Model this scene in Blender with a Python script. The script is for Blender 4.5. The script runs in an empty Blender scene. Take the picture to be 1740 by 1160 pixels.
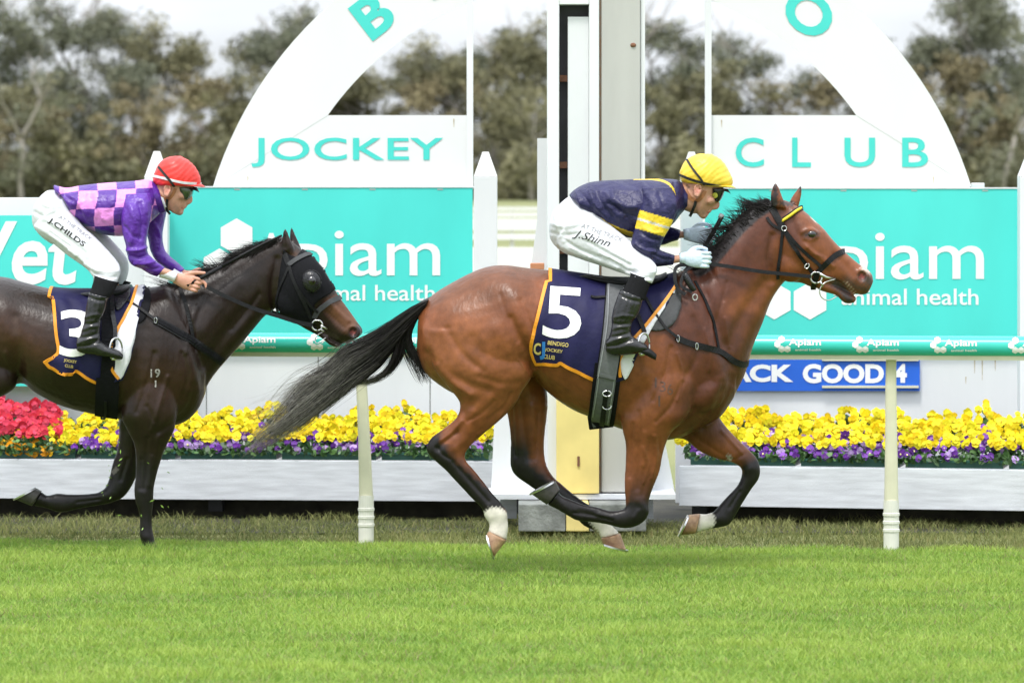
import bpy, bmesh, math, random
import numpy as np
from mathutils import Vector, Matrix
from mathutils.bvhtree import BVHTree
from math import radians, sin, cos, pi
random.seed(7); rng = np.random.default_rng(7)
scene = bpy.context.scene
COL = scene.collection

# ---------------------------------------------------------------- camera
# telephoto lens, eye height 1.85 m. FP = focal length in photo pixels (photo 1740 px wide)
FP, CX, CY, EYE = 7656.0, 870.0, 300.0, 1.85
cam_d = bpy.data.cameras.new('camera'); cam = bpy.data.objects.new('camera', cam_d); COL.objects.link(cam)
scene.camera = cam
cam.location = (0, 0, EYE); cam.rotation_euler = (radians(90), 0, 0)
cam_d.sensor_width = 36; cam_d.lens = FP / 1740 * 36
cam_d.shift_y = -280 / 1740
cam_d.clip_start = 0.5; cam_d.clip_end = 5000
cam_d.dof.use_dof = True; cam_d.dof.focus_distance = 21.6; cam_d.dof.aperture_fstop = 5.0

# ---------------------------------------------------------------- sky and sun (bright overcast)
SUN_EL, SUN_ROT = radians(64), radians(205)
world = bpy.data.worlds.new("World"); scene.world = world; world.use_nodes = True
nt = world.node_tree; nt.nodes.clear()
sky = nt.nodes.new('ShaderNodeTexSky'); sky.sky_type = 'NISHITA'; sky.sun_disc = False
sky.sun_elevation = SUN_EL; sky.sun_rotation = SUN_ROT; sky.dust_density = 3.0; sky.air_density = 1.0
tc = nt.nodes.new('ShaderNodeTexCoord')
ns = nt.nodes.new('ShaderNodeTexNoise'); ns.inputs['Scale'].default_value = 9.0; ns.inputs['Detail'].default_value = 5
mp = nt.nodes.new('ShaderNodeMapping'); mp.inputs['Scale'].default_value = (1, 1, 3.5)
cr = nt.nodes.new('ShaderNodeMapRange'); cr.inputs['From Min'].default_value = 0.36; cr.inputs['From Max'].default_value = 0.62
cr.inputs['To Min'].default_value = 0.72; cr.inputs['To Max'].default_value = 1.0
mx = nt.nodes.new('ShaderNodeMixRGB'); mx.inputs[2].default_value = (7.2, 7.55, 8.0, 1)
bg = nt.nodes.new('ShaderNodeBackground'); bg.inputs['Strength'].default_value = 0.10
wo = nt.nodes.new('ShaderNodeOutputWorld')
nt.links.new(tc.outputs['Generated'], mp.inputs[0]); nt.links.new(mp.outputs[0], ns.inputs['Vector'])
nt.links.new(ns.outputs[0], cr.inputs[0]); nt.links.new(cr.outputs[0], mx.inputs[0])
sx_ = nt.nodes.new('ShaderNodeSeparateXYZ'); nt.links.new(tc.outputs['Generated'], sx_.inputs[0])
gr = nt.nodes.new('ShaderNodeMapRange'); gr.inputs['From Min'].default_value = 0.0; gr.inputs['From Max'].default_value = .9   # overcast: zenith brighter than the horizon
gr.inputs['To Min'].default_value = 0.80; gr.inputs['To Max'].default_value = 1.9; nt.links.new(sx_.outputs[2], gr.inputs[0])
ml = nt.nodes.new('ShaderNodeVectorMath'); ml.operation = 'SCALE'; nt.links.new(mx.outputs[0], ml.inputs[0]); nt.links.new(gr.outputs[0], ml.inputs['Scale'])
nt.links.new(sky.outputs[0], mx.inputs[1]); nt.links.new(ml.outputs[0], bg.inputs[0]); nt.links.new(bg.outputs[0], wo.inputs[0])
sl = bpy.data.lights.new('sun', 'SUN'); sl.energy = 1.5; sl.angle = radians(10); sl.color = (1, 0.97, 0.92)
sun = bpy.data.objects.new('sun', sl); COL.objects.link(sun)
# sun behind the photographer, slightly to the left
sun_dir = Vector((-0.42, -1.0, 0)).normalized() * cos(SUN_EL) + Vector((0, 0, sin(SUN_EL)))
sun.rotation_euler = sun_dir.to_track_quat('Z', 'Y').to_euler()
sky.sun_rotation = math.atan2(sun_dir.x, sun_dir.y)
scene.view_settings.view_transform = 'Standard'; scene.view_settings.look = 'None'
scene.view_settings.exposure = 0.80; scene.view_settings.gamma = 1.0

# ---------------------------------------------------------------- helpers
def W(px, py, d):
    """point seen at photo pixel (px,py) and standing d metres ahead"""
    return ((px - CX) / FP * d, d, EYE - (py - CY) / FP * d)
ORIG = {}
def empty(name, loc, label, cat, group=None, kind=None):
    o = bpy.data.objects.new(name, None); COL.objects.link(o); o.location = loc; o.empty_display_size = .1
    ORIG[o] = Vector(loc); tag(o, label, cat, group, kind); return o
def tag(o, label=None, cat=None, group=None, kind=None):
    if label: o['label'] = label
    if cat: o['category'] = cat
    if group: o['group'] = group
    if kind: o['kind'] = kind
    return o
def link(name, V, Fc, mat, parent=None, loc=None, smooth=True, cols=None):
    """mesh object from world coordinate vertices"""
    V = np.asarray(V, float).reshape(-1, 3)
    o3 = ORIG[parent] if parent is not None else Vector(loc) if loc is not None else Vector((0, 0, 0))
    me = bpy.data.meshes.new(name)
    L = V - np.array(o3)
    if isinstance(Fc, np.ndarray):
        n, k = Fc.shape
        me.vertices.add(len(L)); me.vertices.foreach_set('co', L.astype(np.float32).ravel())
        me.loops.add(n * k); me.loops.foreach_set('vertex_index', Fc.astype(np.int32).ravel())
        me.polygons.add(n); me.polygons.foreach_set('loop_start', np.arange(0, n * k, k, dtype=np.int32))
        me.update(calc_edges=True); me.validate()
    else:
        me.from_pydata([tuple(v) for v in L], [], [tuple(f) for f in Fc]); me.update()
    if smooth: me.polygons.foreach_set('use_smooth', [True] * len(me.polygons))
    if cols is not None:
        a = me.color_attributes.new('Col', 'FLOAT_COLOR', 'POINT')
        c4 = np.ones((len(L), 4), np.float32); c4[:, :3] = cols; a.data.foreach_set('color', c4.ravel())
    if mat is not None: me.materials.append(mat)
    o = bpy.data.objects.new(name, me); COL.objects.link(o)
    if parent is not None: o.parent = parent; ORIG[o] = ORIG[parent]
    else: o.location = o3; ORIG[o] = o3
    return o
def copy_tree(src, loc):
    c = src.copy(); COL.objects.link(c); c.location = loc
    def rec(a, b):
        for ch in a.children:
            d = ch.copy(); COL.objects.link(d); d.parent = b; rec(ch, d)
    rec(src, c); return c

def pm(name, base, rough=.5, var=.12, scale=6., bump=0., bscale=60., metallic=0., spec=.5, vcol=False, coat=0., base2=None,
       sheen=0., stretch=(1, 1, 1), trans=0., fine=None, bdist=.01):
    m = bpy.data.materials.new(name); m.use_nodes = True; t = m.node_tree; b = t.nodes['Principled BSDF']
    b.inputs['Roughness'].default_value = rough; b.inputs['Metallic'].default_value = metallic
    b.inputs['Specular IOR Level'].default_value = spec
    if coat: b.inputs['Coat Weight'].default_value = coat; b.inputs['Coat Roughness'].default_value = .15
    if sheen: b.inputs['Sheen Weight'].default_value = sheen
    c = t.nodes.new('ShaderNodeTexCoord'); mpg = t.nodes.new('ShaderNodeMapping'); mpg.inputs['Scale'].default_value = stretch
    t.links.new(c.outputs['Object'], mpg.inputs[0])
    n = t.nodes.new('ShaderNodeTexNoise'); n.inputs['Scale'].default_value = scale; n.inputs['Detail'].default_value = 6
    t.links.new(mpg.outputs[0], n.inputs['Vector'])
    mix = t.nodes.new('ShaderNodeMixRGB'); t.links.new(n.outputs[0], mix.inputs[0])
    if vcol:
        a = t.nodes.new('ShaderNodeAttribute'); a.attribute_name = 'Col'
        hs = t.nodes.new('ShaderNodeHueSaturation'); hs.inputs['Value'].default_value = 1 - var
        h2 = t.nodes.new('ShaderNodeHueSaturation'); h2.inputs['Value'].default_value = 1 + var
        t.links.new(a.outputs[0], hs.inputs['Color']); t.links.new(a.outputs[0], h2.inputs['Color'])
        t.links.new(hs.outputs[0], mix.inputs[1]); t.links.new(h2.outputs[0], mix.inputs[2])
    else:
        q = base2 or base
        mix.inputs[1].default_value = (*[max(0, x * (1 - var)) for x in base], 1)
        mix.inputs[2].default_value = (*[min(1, x * (1 + var)) for x in q], 1)
    rmp = t.nodes.new('ShaderNodeMapRange'); rmp.inputs['From Min'].default_value = .3; rmp.inputs['From Max'].default_value = .7
    t.links.new(n.outputs[0], rmp.inputs[0]); t.links.new(rmp.outputs[0], mix.inputs[0])
    t.links.new(mix.outputs[0], b.inputs['Base Color'])
    if bump:
        n2 = t.nodes.new('ShaderNodeTexNoise'); n2.inputs['Scale'].default_value = bscale; n2.inputs['Detail'].default_value = 5
        t.links.new(mpg.outputs[0], n2.inputs['Vector'])
        bp = t.nodes.new('ShaderNodeBump'); bp.inputs['Strength'].default_value = bump; bp.inputs['Distance'].default_value = bdist
        t.links.new(n2.outputs[0], bp.inputs['Height']); t.links.new(bp.outputs[0], b.inputs['Normal'])
    if fine:
        n3 = t.nodes.new('ShaderNodeTexNoise'); n3.inputs['Scale'].default_value = fine[0]; n3.inputs['Detail'].default_value = 3
        m3 = t.nodes.new('ShaderNodeMapping'); m3.inputs['Scale'].default_value = (1, 1, .35); t.links.new(c.outputs['Object'], m3.inputs[0]); t.links.new(m3.outputs[0], n3.inputs['Vector'])
        b3 = t.nodes.new('ShaderNodeBump'); b3.inputs['Strength'].default_value = fine[1]; b3.inputs['Distance'].default_value = fine[2]
        t.links.new(n3.outputs[0], b3.inputs['Height']); t.links.new(bp.outputs[0], b3.inputs['Normal']); t.links.new(b3.outputs[0], b.inputs['Normal'])
    if trans:
        b.inputs['Subsurface Weight'].default_value = trans; b.inputs['Subsurface Radius'].default_value = (.02, .01, .005)
    return m

# ---- geometry accumulators
class MB:
    def __init__(s): s.V = []; s.F = []
    def add(s, V, F):
        o = len(s.V); s.V += [tuple(v) for v in V]; s.F += [tuple(i + o for i in f) for f in F]; return s
    def box(s, x0, x1, y0, y1, z0, z1):
        V = [(x0,y0,z0),(x1,y0,z0),(x1,y1,z0),(x0,y1,z0),(x0,y0,z1),(x1,y0,z1),(x1,y1,z1),(x0,y1,z1)]
        return s.add(V, [(0,3,2,1),(4,5,6,7),(0,1,5,4),(1,2,6,5),(2,3,7,6),(3,0,4,7)])
    def pbox(s, px0, py0, px1, py1, d, t):
        """box whose front face covers the photo rectangle at distance d, t metres thick"""
        a = W(px0, py1, d); b = W(px1, py0, d)
        return s.box(a[0], b[0], d, d + t, a[2], b[2])
    def prism(s, pts, y0, y1):
        """polygon of (x,z) extruded from y0 to y1"""
        n = len(pts); V = [(x, y0, z) for x, z in pts] + [(x, y1, z) for x, z in pts]
        F = [tuple(range(n)), tuple(range(2 * n - 1, n - 1, -1))] + [(i, i + n, (i + 1) % n + n, (i + 1) % n) for i in range(n)]
        return s.add(V, F)
    def tube(s, P, r, k=8, cap=True):
        P = np.asarray(P, float); n = len(P); r = np.broadcast_to(np.asarray(r, float), (n,))
        T = np.gradient(P, axis=0); T /= np.linalg.norm(T, axis=1)[:, None] + 1e-12
        up = np.array((0, 0, 1.)) if abs(T[0][2]) < .9 else np.array((1., 0, 0))
        V = []
        for i in range(n):
            a = np.cross(T[i], up); a /= np.linalg.norm(a) + 1e-12; b = np.cross(T[i], a); up = -b if False else up
            for j in range(k):
                t = 2 * pi * j / k; V.append(P[i] + r[i] * (a * cos(t) + b * sin(t)))
        F = [(i*k+j, i*k+(j+1)%k, (i+1)*k+(j+1)%k, (i+1)*k+j) for i in range(n-1) for j in range(k)]
        if cap: F += [tuple(range(k))[::-1], tuple(range((n-1)*k, n*k))]
        return s.add(V, F)
    def link(s, name, mat, parent=None, loc=None, smooth=False, bevel=0):
        o = link(name, s.V, s.F, mat, parent, loc, smooth)
        if bevel:
            m = o.modifiers.new('bevel', 'BEVEL'); m.width = bevel; m.segments = 2; m.limit_method = 'ANGLE'
        return o

def crom(P, sub):
    """catmull rom through rows of P"""
    P = np.asarray(P, float); n = len(P)
    if n < 3 or sub < 2:
        return P
    E = np.vstack([2 * P[0] - P[1], P, 2 * P[-1] - P[-2]]); out = []
    for i in range(n - 1):
        p0, p1, p2, p3 = E[i], E[i+1], E[i+2], E[i+3]
        for k in range(sub):
            t = k / sub
            out.append(.5 * ((2*p1) + (-p0+p2)*t + (2*p0-5*p1+4*p2-p3)*t*t + (-p0+3*p1-3*p2+p3)*t**3))
    out.append(P[-1]); return np.array(out)

def loft(secs, D, K=28, sub=4, y0=0., egg=0., n=2.0):
    """sections (ax,ay,bx,by,w[,y0[,egg]]) in photo pixels on the plane D: A and B are the silhouette pair, w half width (m)"""
    rows = []
    for s in secs:
        s = list(s); yy = s[5] if len(s) > 5 else y0; e = s[6] if len(s) > 6 else egg
        rows.append([s[0], s[1], s[2], s[3], s[4], yy, e])
    R = crom(rows, sub); V = []; 
    for r in R:
        yc = r[5]; A = np.array(W(r[0], r[1], D + yc)); B = np.array(W(r[2], r[3], D + yc))
        c = (A + B) / 2; u = (B - A) / 2; w = max(r[4], 1e-4)
        for j in range(K):
            t = 2 * pi * j / K; cu, sv = cos(t), sin(t)
            cu2 = math.copysign(abs(cu) ** (2 / n), cu); sv2 = math.copysign(abs(sv) ** (2 / n), sv)
            V.append(c + u * cu2 + np.array((0, w * sv2 * (1 + r[6] * cu2), 0)))
    m = len(R); F = [(i*K+j, i*K+(j+1)%K, (i+1)*K+(j+1)%K, (i+1)*K+j) for i in range(m-1) for j in range(K)]
    c0 = len(V); V.append(np.mean(V[:K], axis=0)); V.append(np.mean(V[(m-1)*K:m*K], axis=0))
    F += [(c0, (j+1)%K, j) for j in range(K)] + [(c0+1, (m-1)*K+j, (m-1)*K+(j+1)%K) for j in range(K)]
    return np.array(V), F
def ball(px, py, rx, rz, ry, D, y0=0., rot=0., K=16, M=10):
    c = np.array(W(px, py, D + y0)); k = (D + y0) / FP; V = []; F = []
    for i in range(M + 1):
        a = pi * i / M
        for j in range(K):
            b = 2 * pi * j / K; x = sin(a)*cos(b)*rx*k; y = sin(a)*sin(b)*ry; z = cos(a)*rz*k
            V.append(c + np.array((x*cos(rot)-z*sin(rot), y, x*sin(rot)+z*cos(rot))))
    for i in range(M):
        for j in range(K): F.append((i*K+j, (i+1)*K+j, (i+1)*K+(j+1)%K, i*K+(j+1)%K))
    return np.array(V), F

def fuse(parts, voxel, smooth=5, fac=.5):
    """union of closed shapes as ONE continuous surface: voxel remesh, then relax. returns V, F(quads)"""
    mb = MB()
    for V, F in parts: mb.add(V, F)
    me = bpy.data.meshes.new('tmp'); me.from_pydata(mb.V, [], mb.F); me.update()
    bm = bmesh.new(); bm.from_mesh(me); bmesh.ops.recalc_face_normals(bm, faces=bm.faces); bm.to_mesh(me); bm.free()
    o = bpy.data.objects.new('tmp', me); COL.objects.link(o)
    r = o.modifiers.new('r', 'REMESH'); r.mode = 'VOXEL'; r.voxel_size = voxel
    if smooth:
        s = o.modifiers.new('s', 'SMOOTH'); s.factor = fac; s.iterations = smooth
    ev = o.evaluated_get(bpy.context.evaluated_depsgraph_get()); m2 = ev.to_mesh()
    V = np.zeros(len(m2.vertices) * 3, np.float32); m2.vertices.foreach_get('co', V); V = V.reshape(-1, 3).astype(float)
    nl = len(m2.loops); li = np.zeros(nl, np.int32); m2.loops.foreach_get('vertex_index', li)
    tot = np.zeros(len(m2.polygons), np.int32); m2.polygons.foreach_get('loop_total', tot)
    if (tot == 4).all(): F = li.reshape(-1, 4)
    else:
        F = []; k = 0
        for t_ in tot: F.append(tuple(li[k:k+t_])); k += t_
    ev.to_mesh_clear(); bpy.data.objects.remove(o); bpy.data.meshes.remove(me)
    return V, F
def vnormals(V, F):
    me = bpy.data.meshes.new('t'); me.from_pydata(V.tolist(), [], F.tolist() if isinstance(F, np.ndarray) else F); me.update()
    N = np.zeros(len(V) * 3, np.float32); me.vertices.foreach_get('normal', N); bpy.data.meshes.remove(me)
    return N.reshape(-1, 3).astype(float)
def bvh_of(V, F):
    return BVHTree.FromPolygons([Vector(v) for v in V], F.tolist() if isinstance(F, np.ndarray) else F)
def to_px(V):
    d = V[:, 1]; return np.stack([V[:, 0] / d * FP + CX, CY + (EYE - V[:, 2]) / d * FP], 1)
def seg_dist(P, poly):
    """distance from px points to a polyline, also the parameter 0..1"""
    poly = np.asarray(poly, float); best = np.full(len(P), 1e9); par = np.zeros(len(P)); n = len(poly) - 1
    if n == 0: return np.linalg.norm(P - poly[0], axis=1), par
    for i in range(n):
        a, b = poly[i], poly[i+1]; ab = b - a; t = np.clip(((P - a) @ ab) / (ab @ ab + 1e-9), 0, 1)
        d = np.linalg.norm(P - a - t[:, None] * ab, axis=1); m = d < best; best[m] = d[m]; par[m] = (i + t[m]) / n
    return best, par
def emboss(V, F, strokes, D):
    """muscles, folds and creases: (polyline px, radius px, height m[, side]) pushed out sideways; side -1 near, 1 far"""
    N = vnormals(V, F); P = to_px(V); out = V.copy(); yr = V[:, 1] - D
    for s in strokes:
        poly, rad, amp = s[0], s[1], s[2]; side = s[3] if len(s) > 3 else 0
        d, t = seg_dist(P, crom(poly, 4) if len(poly) > 2 else poly)
        w = np.exp(-(d / rad) ** 2) * np.sqrt(np.clip(np.abs(N[:, 1]), 0, 1))
        if side == -1: w *= (yr < 0)
        if side == 1: w *= (yr > 0)
        out += N * (w * amp)[:, None]
    return out
def paint(C, V, D, poly, rad, col, hard=2., side=0, amt=1., flat=False):
    """marking of the coat along a px polyline"""
    P = to_px(V); d, t = seg_dist(P, poly if len(poly) < 3 else crom(poly, 4))
    r = np.interp(t, np.linspace(0, 1, len(rad)), rad) if hasattr(rad, '__len__') else rad
    w = amt * np.clip(1 - (d / r) ** hard, 0, 1) if not flat else amt * (d < r)
    w = np.clip(w * 1.6, 0, amt); yr = V[:, 1] - D
    if side: w = w * (yr * side > -.02 if abs(side) == 1 else 1)
    return C * (1 - w[:, None]) + np.array(col) * w[:, None]
CAMO = Vector((0, 0, EYE))
def cast(bvh, px, py, y_fallback):
    dr = Vector(W(px, py, 1.0)) - CAMO; dr.normalize()
    h, n, i, d = bvh.ray_cast(CAMO, dr)
    if h is None: return Vector(W(px, py, y_fallback)), Vector((0, -1, 0)), False
    if n.dot(dr) > 0: n = -n
    return h, n, True
def strap(mb, bvh, pts, w, D, t=.004, off=.004, sub=6, mirror=True, fall=0., side=-1):
    """leather strap laid over a body along a px polyline; w width in m. mirrored to the far side if asked"""
    P = crom(pts, sub) if len(pts) > 2 else np.array([np.array(pts[0]) + (np.array(pts[1]) - np.array(pts[0])) * k / 8 for k in range(9)], float)
    H = []; Nn = []
    for p in P:
        h, n, ok = cast(bvh, p[0], p[1], D + fall); H.append(np.array(h)); Nn.append(np.array(n))
    for sgn in ((1, -1) if mirror else (1,)):
        h2 = np.array(H); n2 = np.array(Nn)
        if sgn == -1:
            h2 = h2.copy(); n2 = n2.copy(); hh = []; nn = []
            for a, b in zip(h2, n2):
                q, nq, _, _ = bvh.ray_cast(Vector((a[0], D + 2, a[2])), Vector((0, -1, 0)))
                if q is None: q = Vector((a[0], 2 * D - a[1], a[2])); nq = Vector((b[0], -b[1], b[2]))
                hh.append(np.array(q)); nn.append(np.array(nq))
            h2 = np.array(hh); n2 = np.array(nn)
        for _ in range(2): n2[1:-1] = (n2[:-2] + n2[1:-1] * 2 + n2[2:]) / 4
        for _ in range(2): h2[1:-1] = (h2[:-2] + h2[1:-1] * 2 + h2[2:]) / 4
        ribbon(mb, h2 + n2 * off, n2, w, t)
def ribbon(mb, P, N, w, t):
    P = np.asarray(P, float); N = np.asarray(N, float); n = len(P); T = np.gradient(P, axis=0)
    T /= np.linalg.norm(T, axis=1)[:, None] + 1e-9; N = N - (N * T).sum(1)[:, None] * T; N /= np.linalg.norm(N, axis=1)[:, None] + 1e-9
    S = np.cross(T, N); w = np.broadcast_to(np.asarray(w, float), (n,)); V = []
    for i in range(n):
        a = S[i] * w[i] / 2; b = N[i] * t / 2
        V += [P[i] - a - b, P[i] + a - b, P[i] + a + b, P[i] - a + b]
    F = [(i*4+j, i*4+(j+1)%4, i*4+4+(j+1)%4, i*4+4+j) for i in range(n-1) for j in range(4)] + [(3,2,1,0), (4*n-4, 4*n-3, 4*n-2, 4*n-1)]
    mb.add(V, F)
# ---- lettering
def text_px(s, box, bold=0., shear=0., fit=True, spacing=1., rot=0., sub=0):
    """text outline fitted into the photo box (x0,y0,x1,y1) -> 2D points (px) and faces. y0 top, y1 baseline/bottom"""
    cu = bpy.data.curves.new('t', 'FONT'); cu.body = s; cu.size = 1; cu.offset = bold; cu.shear = shear; cu.space_character = spacing
    cu.resolution_u = 4
    o = bpy.data.objects.new('t', cu); COL.objects.link(o)
    me = o.evaluated_get(bpy.context.evaluated_depsgraph_get()).to_mesh()
    bm = bmesh.new(); bm.from_mesh(me); bmesh.ops.triangulate(bm, faces=bm.faces)
    bpy.data.objects.remove(o)
    V = np.array([v.co[:2] for v in bm.verts]); mn, mxx = V.min(0), V.max(0)
    x0, y0, x1, y1 = box
    sx = (x1 - x0) / (mxx[0] - mn[0]); sy = (y1 - y0) / (mxx[1] - mn[1])
    for v in bm.verts:
        v.co = ((v.co.x - mn[0]) * sx, (v.co.y - mn[1]) * sy, 0)
    if sub:
        for _ in range(5):
            es = [e for e in bm.edges if e.calc_length() > sub]
            if not es: break
            bmesh.ops.subdivide_edges(bm, edges=es, cuts=1); bmesh.ops.triangulate(bm, faces=bm.faces)
    P = np.array([(v.co.x, v.co.y) for v in bm.verts]); bm.verts.index_update()
    F = [tuple(v.index for v in f.verts) for f in bm.faces]; bm.free()
    P[:, 1] = (y1 - y0) - P[:, 1]
    if rot:
        c, s_ = cos(rot), sin(rot); Q = P.copy(); hh = (y1 - y0)
        Q[:, 0] = P[:, 0] * c - (P[:, 1] - hh) * s_; Q[:, 1] = P[:, 0] * s_ + (P[:, 1] - hh) * c + hh; P = Q
    return P + np.array((x0, y0)), F
def flat_text(mb, s, box, d, proud=.003, **k):
    P, F = text_px(s, box, **k); n = len(P)
    mb.add([W(p[0], p[1], d - proud) for p in P], [f[::-1] for f in F] if False else F)
def laid(mb, P, F, bvh, D, off=.0025):
    """lay 2D px geometry on a surface"""
    V = []; last = None; okl = []
    for p in P:
        h, n, ok = cast(bvh, p[0], p[1], D); okl.append(ok); V.append(np.array(h) + np.array(n) * off)
    mb.add(V, [f for f in F if all(okl[i] for i in f)])
# ---------------------------------------------------------------- materials
M = {}
M['white_paint'] = pm('white paint', (.75, .76, .775), .45, .07, 2.5, .1, 30, stretch=(1, 1, .3))
M['white_board'] = pm('white sign board', (.76, .76, .765), .5, .04, 1.5, .05, 12, stretch=(1, 1, .5))
M['weathered'] = pm('weathered white timber', (.64, .66, .70), .6, .14, 5, .5, 60, stretch=(1, 1, 10), bdist=.004)
M['teal'] = pm('turquoise vinyl', (.070, .66, .60), .4, .09, 1.8, .08, 6, stretch=(1, 1, .4))
M['teal_rail'] = pm('turquoise plastic rail', (.04, .53, .44), .28, .05, 5)
M['letter_teal'] = pm('turquoise lettering', (.06, .62, .55), .45, .03)
M['white_letter'] = pm('white lettering', (.85, .85, .85), .5, .02)
M['cream'] = pm('cream plastic', (.66, .64, .48), .4, .08, 8)
M['blue'] = pm('blue board', (.015, .12, .62), .45, .06, 6)
M['beige'] = pm('grey beige steel column', (.46, .455, .43), .5, .10, 4, .1, 30, stretch=(1, 1, .25))
M['dark'] = pm('dark recess', (.045, .045, .05), .6, .2, 10)
M['rust'] = pm('rust stain', (.20, .09, .05), .8, .3, 30)
M['yellow_paint'] = pm('yellow paint', (.76, .62, .24), .5, .10, 5)
M['concrete'] = pm('stained concrete', (.20, .21, .20), .8, .45, 9, .5, 60)
M['tray'] = pm('dark green plastic tray', (.035, .13, .11), .35, .15, 20)
M['leather'] = pm('black leather', (.010, .010, .011), .42, .3, 60, .3, 300, spec=.2)
M['leather_gloss'] = pm('polished black leather', (.014, .014, .016), .25, .3, 40, .25, 120, spec=.45)
M['rubber'] = pm('black rubber', (.015, .015, .016), .55, .2, 60, spec=.25)
M['steel'] = pm('steel', (.62, .62, .62), .28, .08, 30, metallic=1.)
M['wood_dark'] = pm('bark', (.16, .14, .12), .9, .35, 4, .6, 8, bdist=.05)
# ================================================================ SETTING
def ground_mat():
    m = pm('turf soil', (.13, .20, .035), .9, .25, 3, .3, 40, base2=(.15, .22, .04)); return m
# ground: mown course, rough strip, far infield
def sheet(name, pts, mat, z):
    o = link(name, [(x, y, z) for x, y in pts], [tuple(range(len(pts)))], mat, smooth=False); o['kind'] = 'structure'; return o
sheet('ground', [(-900, -30), (900, -30), (900, 2500), (-900, 2500)], pm('infield grass', (.16, .19, .06), .9, .2, .15, base2=(.20, .20, .08)), -.050)
sheet('racecourse_turf', [(-60, 5), (60, 5), (60, 22.3), (3, 22.75), (-3, 23.05), (-60, 25.5)], ground_mat(), -.042)
sheet('dirt_track', [(-200, 60), (200, 60), (200, 66), (-200, 66)], pm('sand track', (.38, .26, .15), .9, .15, .5), .0)
sheet('soil', [(-60, 23.9), (60, 23.9), (60, 27), (-60, 27)], pm('earth with painted shade', (.035, .032, .020), .9, .5, 6, .5, 30), -.038)  # ground coloured dark to stand for the shade under the flower boxes
def dr(px): return 23.05 - .35 * (px - 620) / 895.
# ---- grass blades
def blades(name, n, xr, yr, h, w, c1, c2, lean, mask=None, patch=None):
    x = rng.uniform(*xr, n); y = rng.uniform(*yr, n)
    keep = np.abs(x) < (y * .1195 + .15)
    if mask is not None: keep &= mask(x, y)
    x, y = x[keep], y[keep]; n = len(x)
    hh = h * rng.uniform(.55, 1.2, n); a = rng.uniform(0, 2*pi, n); ww = w * rng.uniform(.6, 1.3, n)
    la = rng.uniform(0, 2*pi, n); ln = lean * rng.uniform(.2, 1.2, n) * hh
    pn = (np.sin(x*1.9 + 2.3*np.sin(y*1.7)) * .8 + np.sin(y*3.1 + 1.9*np.sin(x*1.6) + 1.) * .7 + np.sin(x*2.3 - y*7.1 + np.sin(x*1.7)) * .7 + .5*np.sin(y*9 + 2.2*np.sin(x*2.3)) + .5*np.sin(x*5.3 + 2*np.sin(y*2.9))) / 2.9
    pn2 = (np.sin(x*7.1 + 2*np.sin(y*7.7)) + np.sin(y*17. + x*3.)) / 2
    hx_ = (258-CX)/FP*22.6
    hh *= 1 + 1.3*np.exp(-((x-hx_)/.14)**2 - ((y-22.45)/.16)**2)
    if patch: hh *= 1 + patch * (pn2 * .6 + pn * .4)
    dx, dy = np.cos(a)*ww/2, np.sin(a)*ww/2
    b0 = np.stack([x-dx, y-dy, np.full(n, -.045)], 1); b1 = np.stack([x+dx, y+dy, np.full(n, -.045)], 1)
    mdl = np.stack([x+np.cos(la)*ln*.35, y+np.sin(la)*ln*.35, hh*.6-.042], 1)
    m0 = mdl - np.stack([dx, dy, 0*x], 1)*.8; m1 = mdl + np.stack([dx, dy, 0*x], 1)*.8
    tip = np.stack([x+np.cos(la)*ln, y+np.sin(la)*ln, hh-.042], 1)
    V = np.stack([b0, b1, m1, m0, tip], 1).reshape(-1, 3); i = np.arange(n) * 5
    F = np.concatenate([np.stack([i, i+1, i+2], 1), np.stack([i, i+2, i+3], 1), np.stack([i+3, i+2, i+4], 1)])
    t = np.clip(.5 + .36*pn + .22*pn2 + rng.normal(0, .30, n), 0, 1)[:, None]
    C = np.array(c1)*(1-t) + np.array(c2)*t
    dead = rng.random(n) < .07 + .10*(pn < -.45); C[dead] = (.30, .27, .12)
    C = np.repeat(C, 5, axis=0)
    o = link(name, V, F, M[name], cols=C); o['kind'] = 'stuff'; o['category'] = 'grass'; return o
M['mown_grass'] = pm('grass blades', (.1, .2, .03), .5, .12, 30, vcol=True, spec=.35)
M['rough_grass'] = pm('rough grass blades', (.1, .2, .03), .7, .12, 30, vcol=True, spec=.2)
for k in ('mown_grass', 'rough_grass'):
    t_ = M[k].node_tree; b_ = t_.nodes['Principled BSDF']; tr_ = t_.nodes.new('ShaderNodeBsdfTranslucent'); ms_ = t_.nodes.new('ShaderNodeMixShader')
    ms_.inputs[0].default_value = .35; src_ = b_.inputs['Base Color'].links[0].from_socket
    t_.links.new(src_, tr_.inputs[0]); t_.links.new(b_.outputs[0], ms_.inputs[1]); t_.links.new(tr_.outputs[0], ms_.inputs[2])
    t_.links.new(ms_.outputs[0], t_.nodes['Material Output'].inputs[0])
def rail_y(x): return 23.02 - .35 * (x + .75) / 2.7
g = blades('mown_grass', 600000, (-3.2, 3.2), (15.2, 23.3), .037, .0040, (.165, .31, .042), (.41, .53, .105), 1.15, mask=lambda x, y: y < rail_y(x) + .02 + .05*np.sin(x*9), patch=.35)
tag(g, 'bright green mown turf of the home straight in front of the rail')
g = blades('rough_grass', 90000, (-3.6, 3.6), (22.6, 27.5), .040, .0045, (.085, .115, .035), (.31, .32, .12), 1.6, mask=lambda x, y: (y > rail_y(x)) & (y < 24.75 + .12*np.sin(x*5) + .1*np.sin(x*13)), patch=.8)
tag(g, 'dry rough grass and clippings between the rail and the flower boxes')

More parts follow.
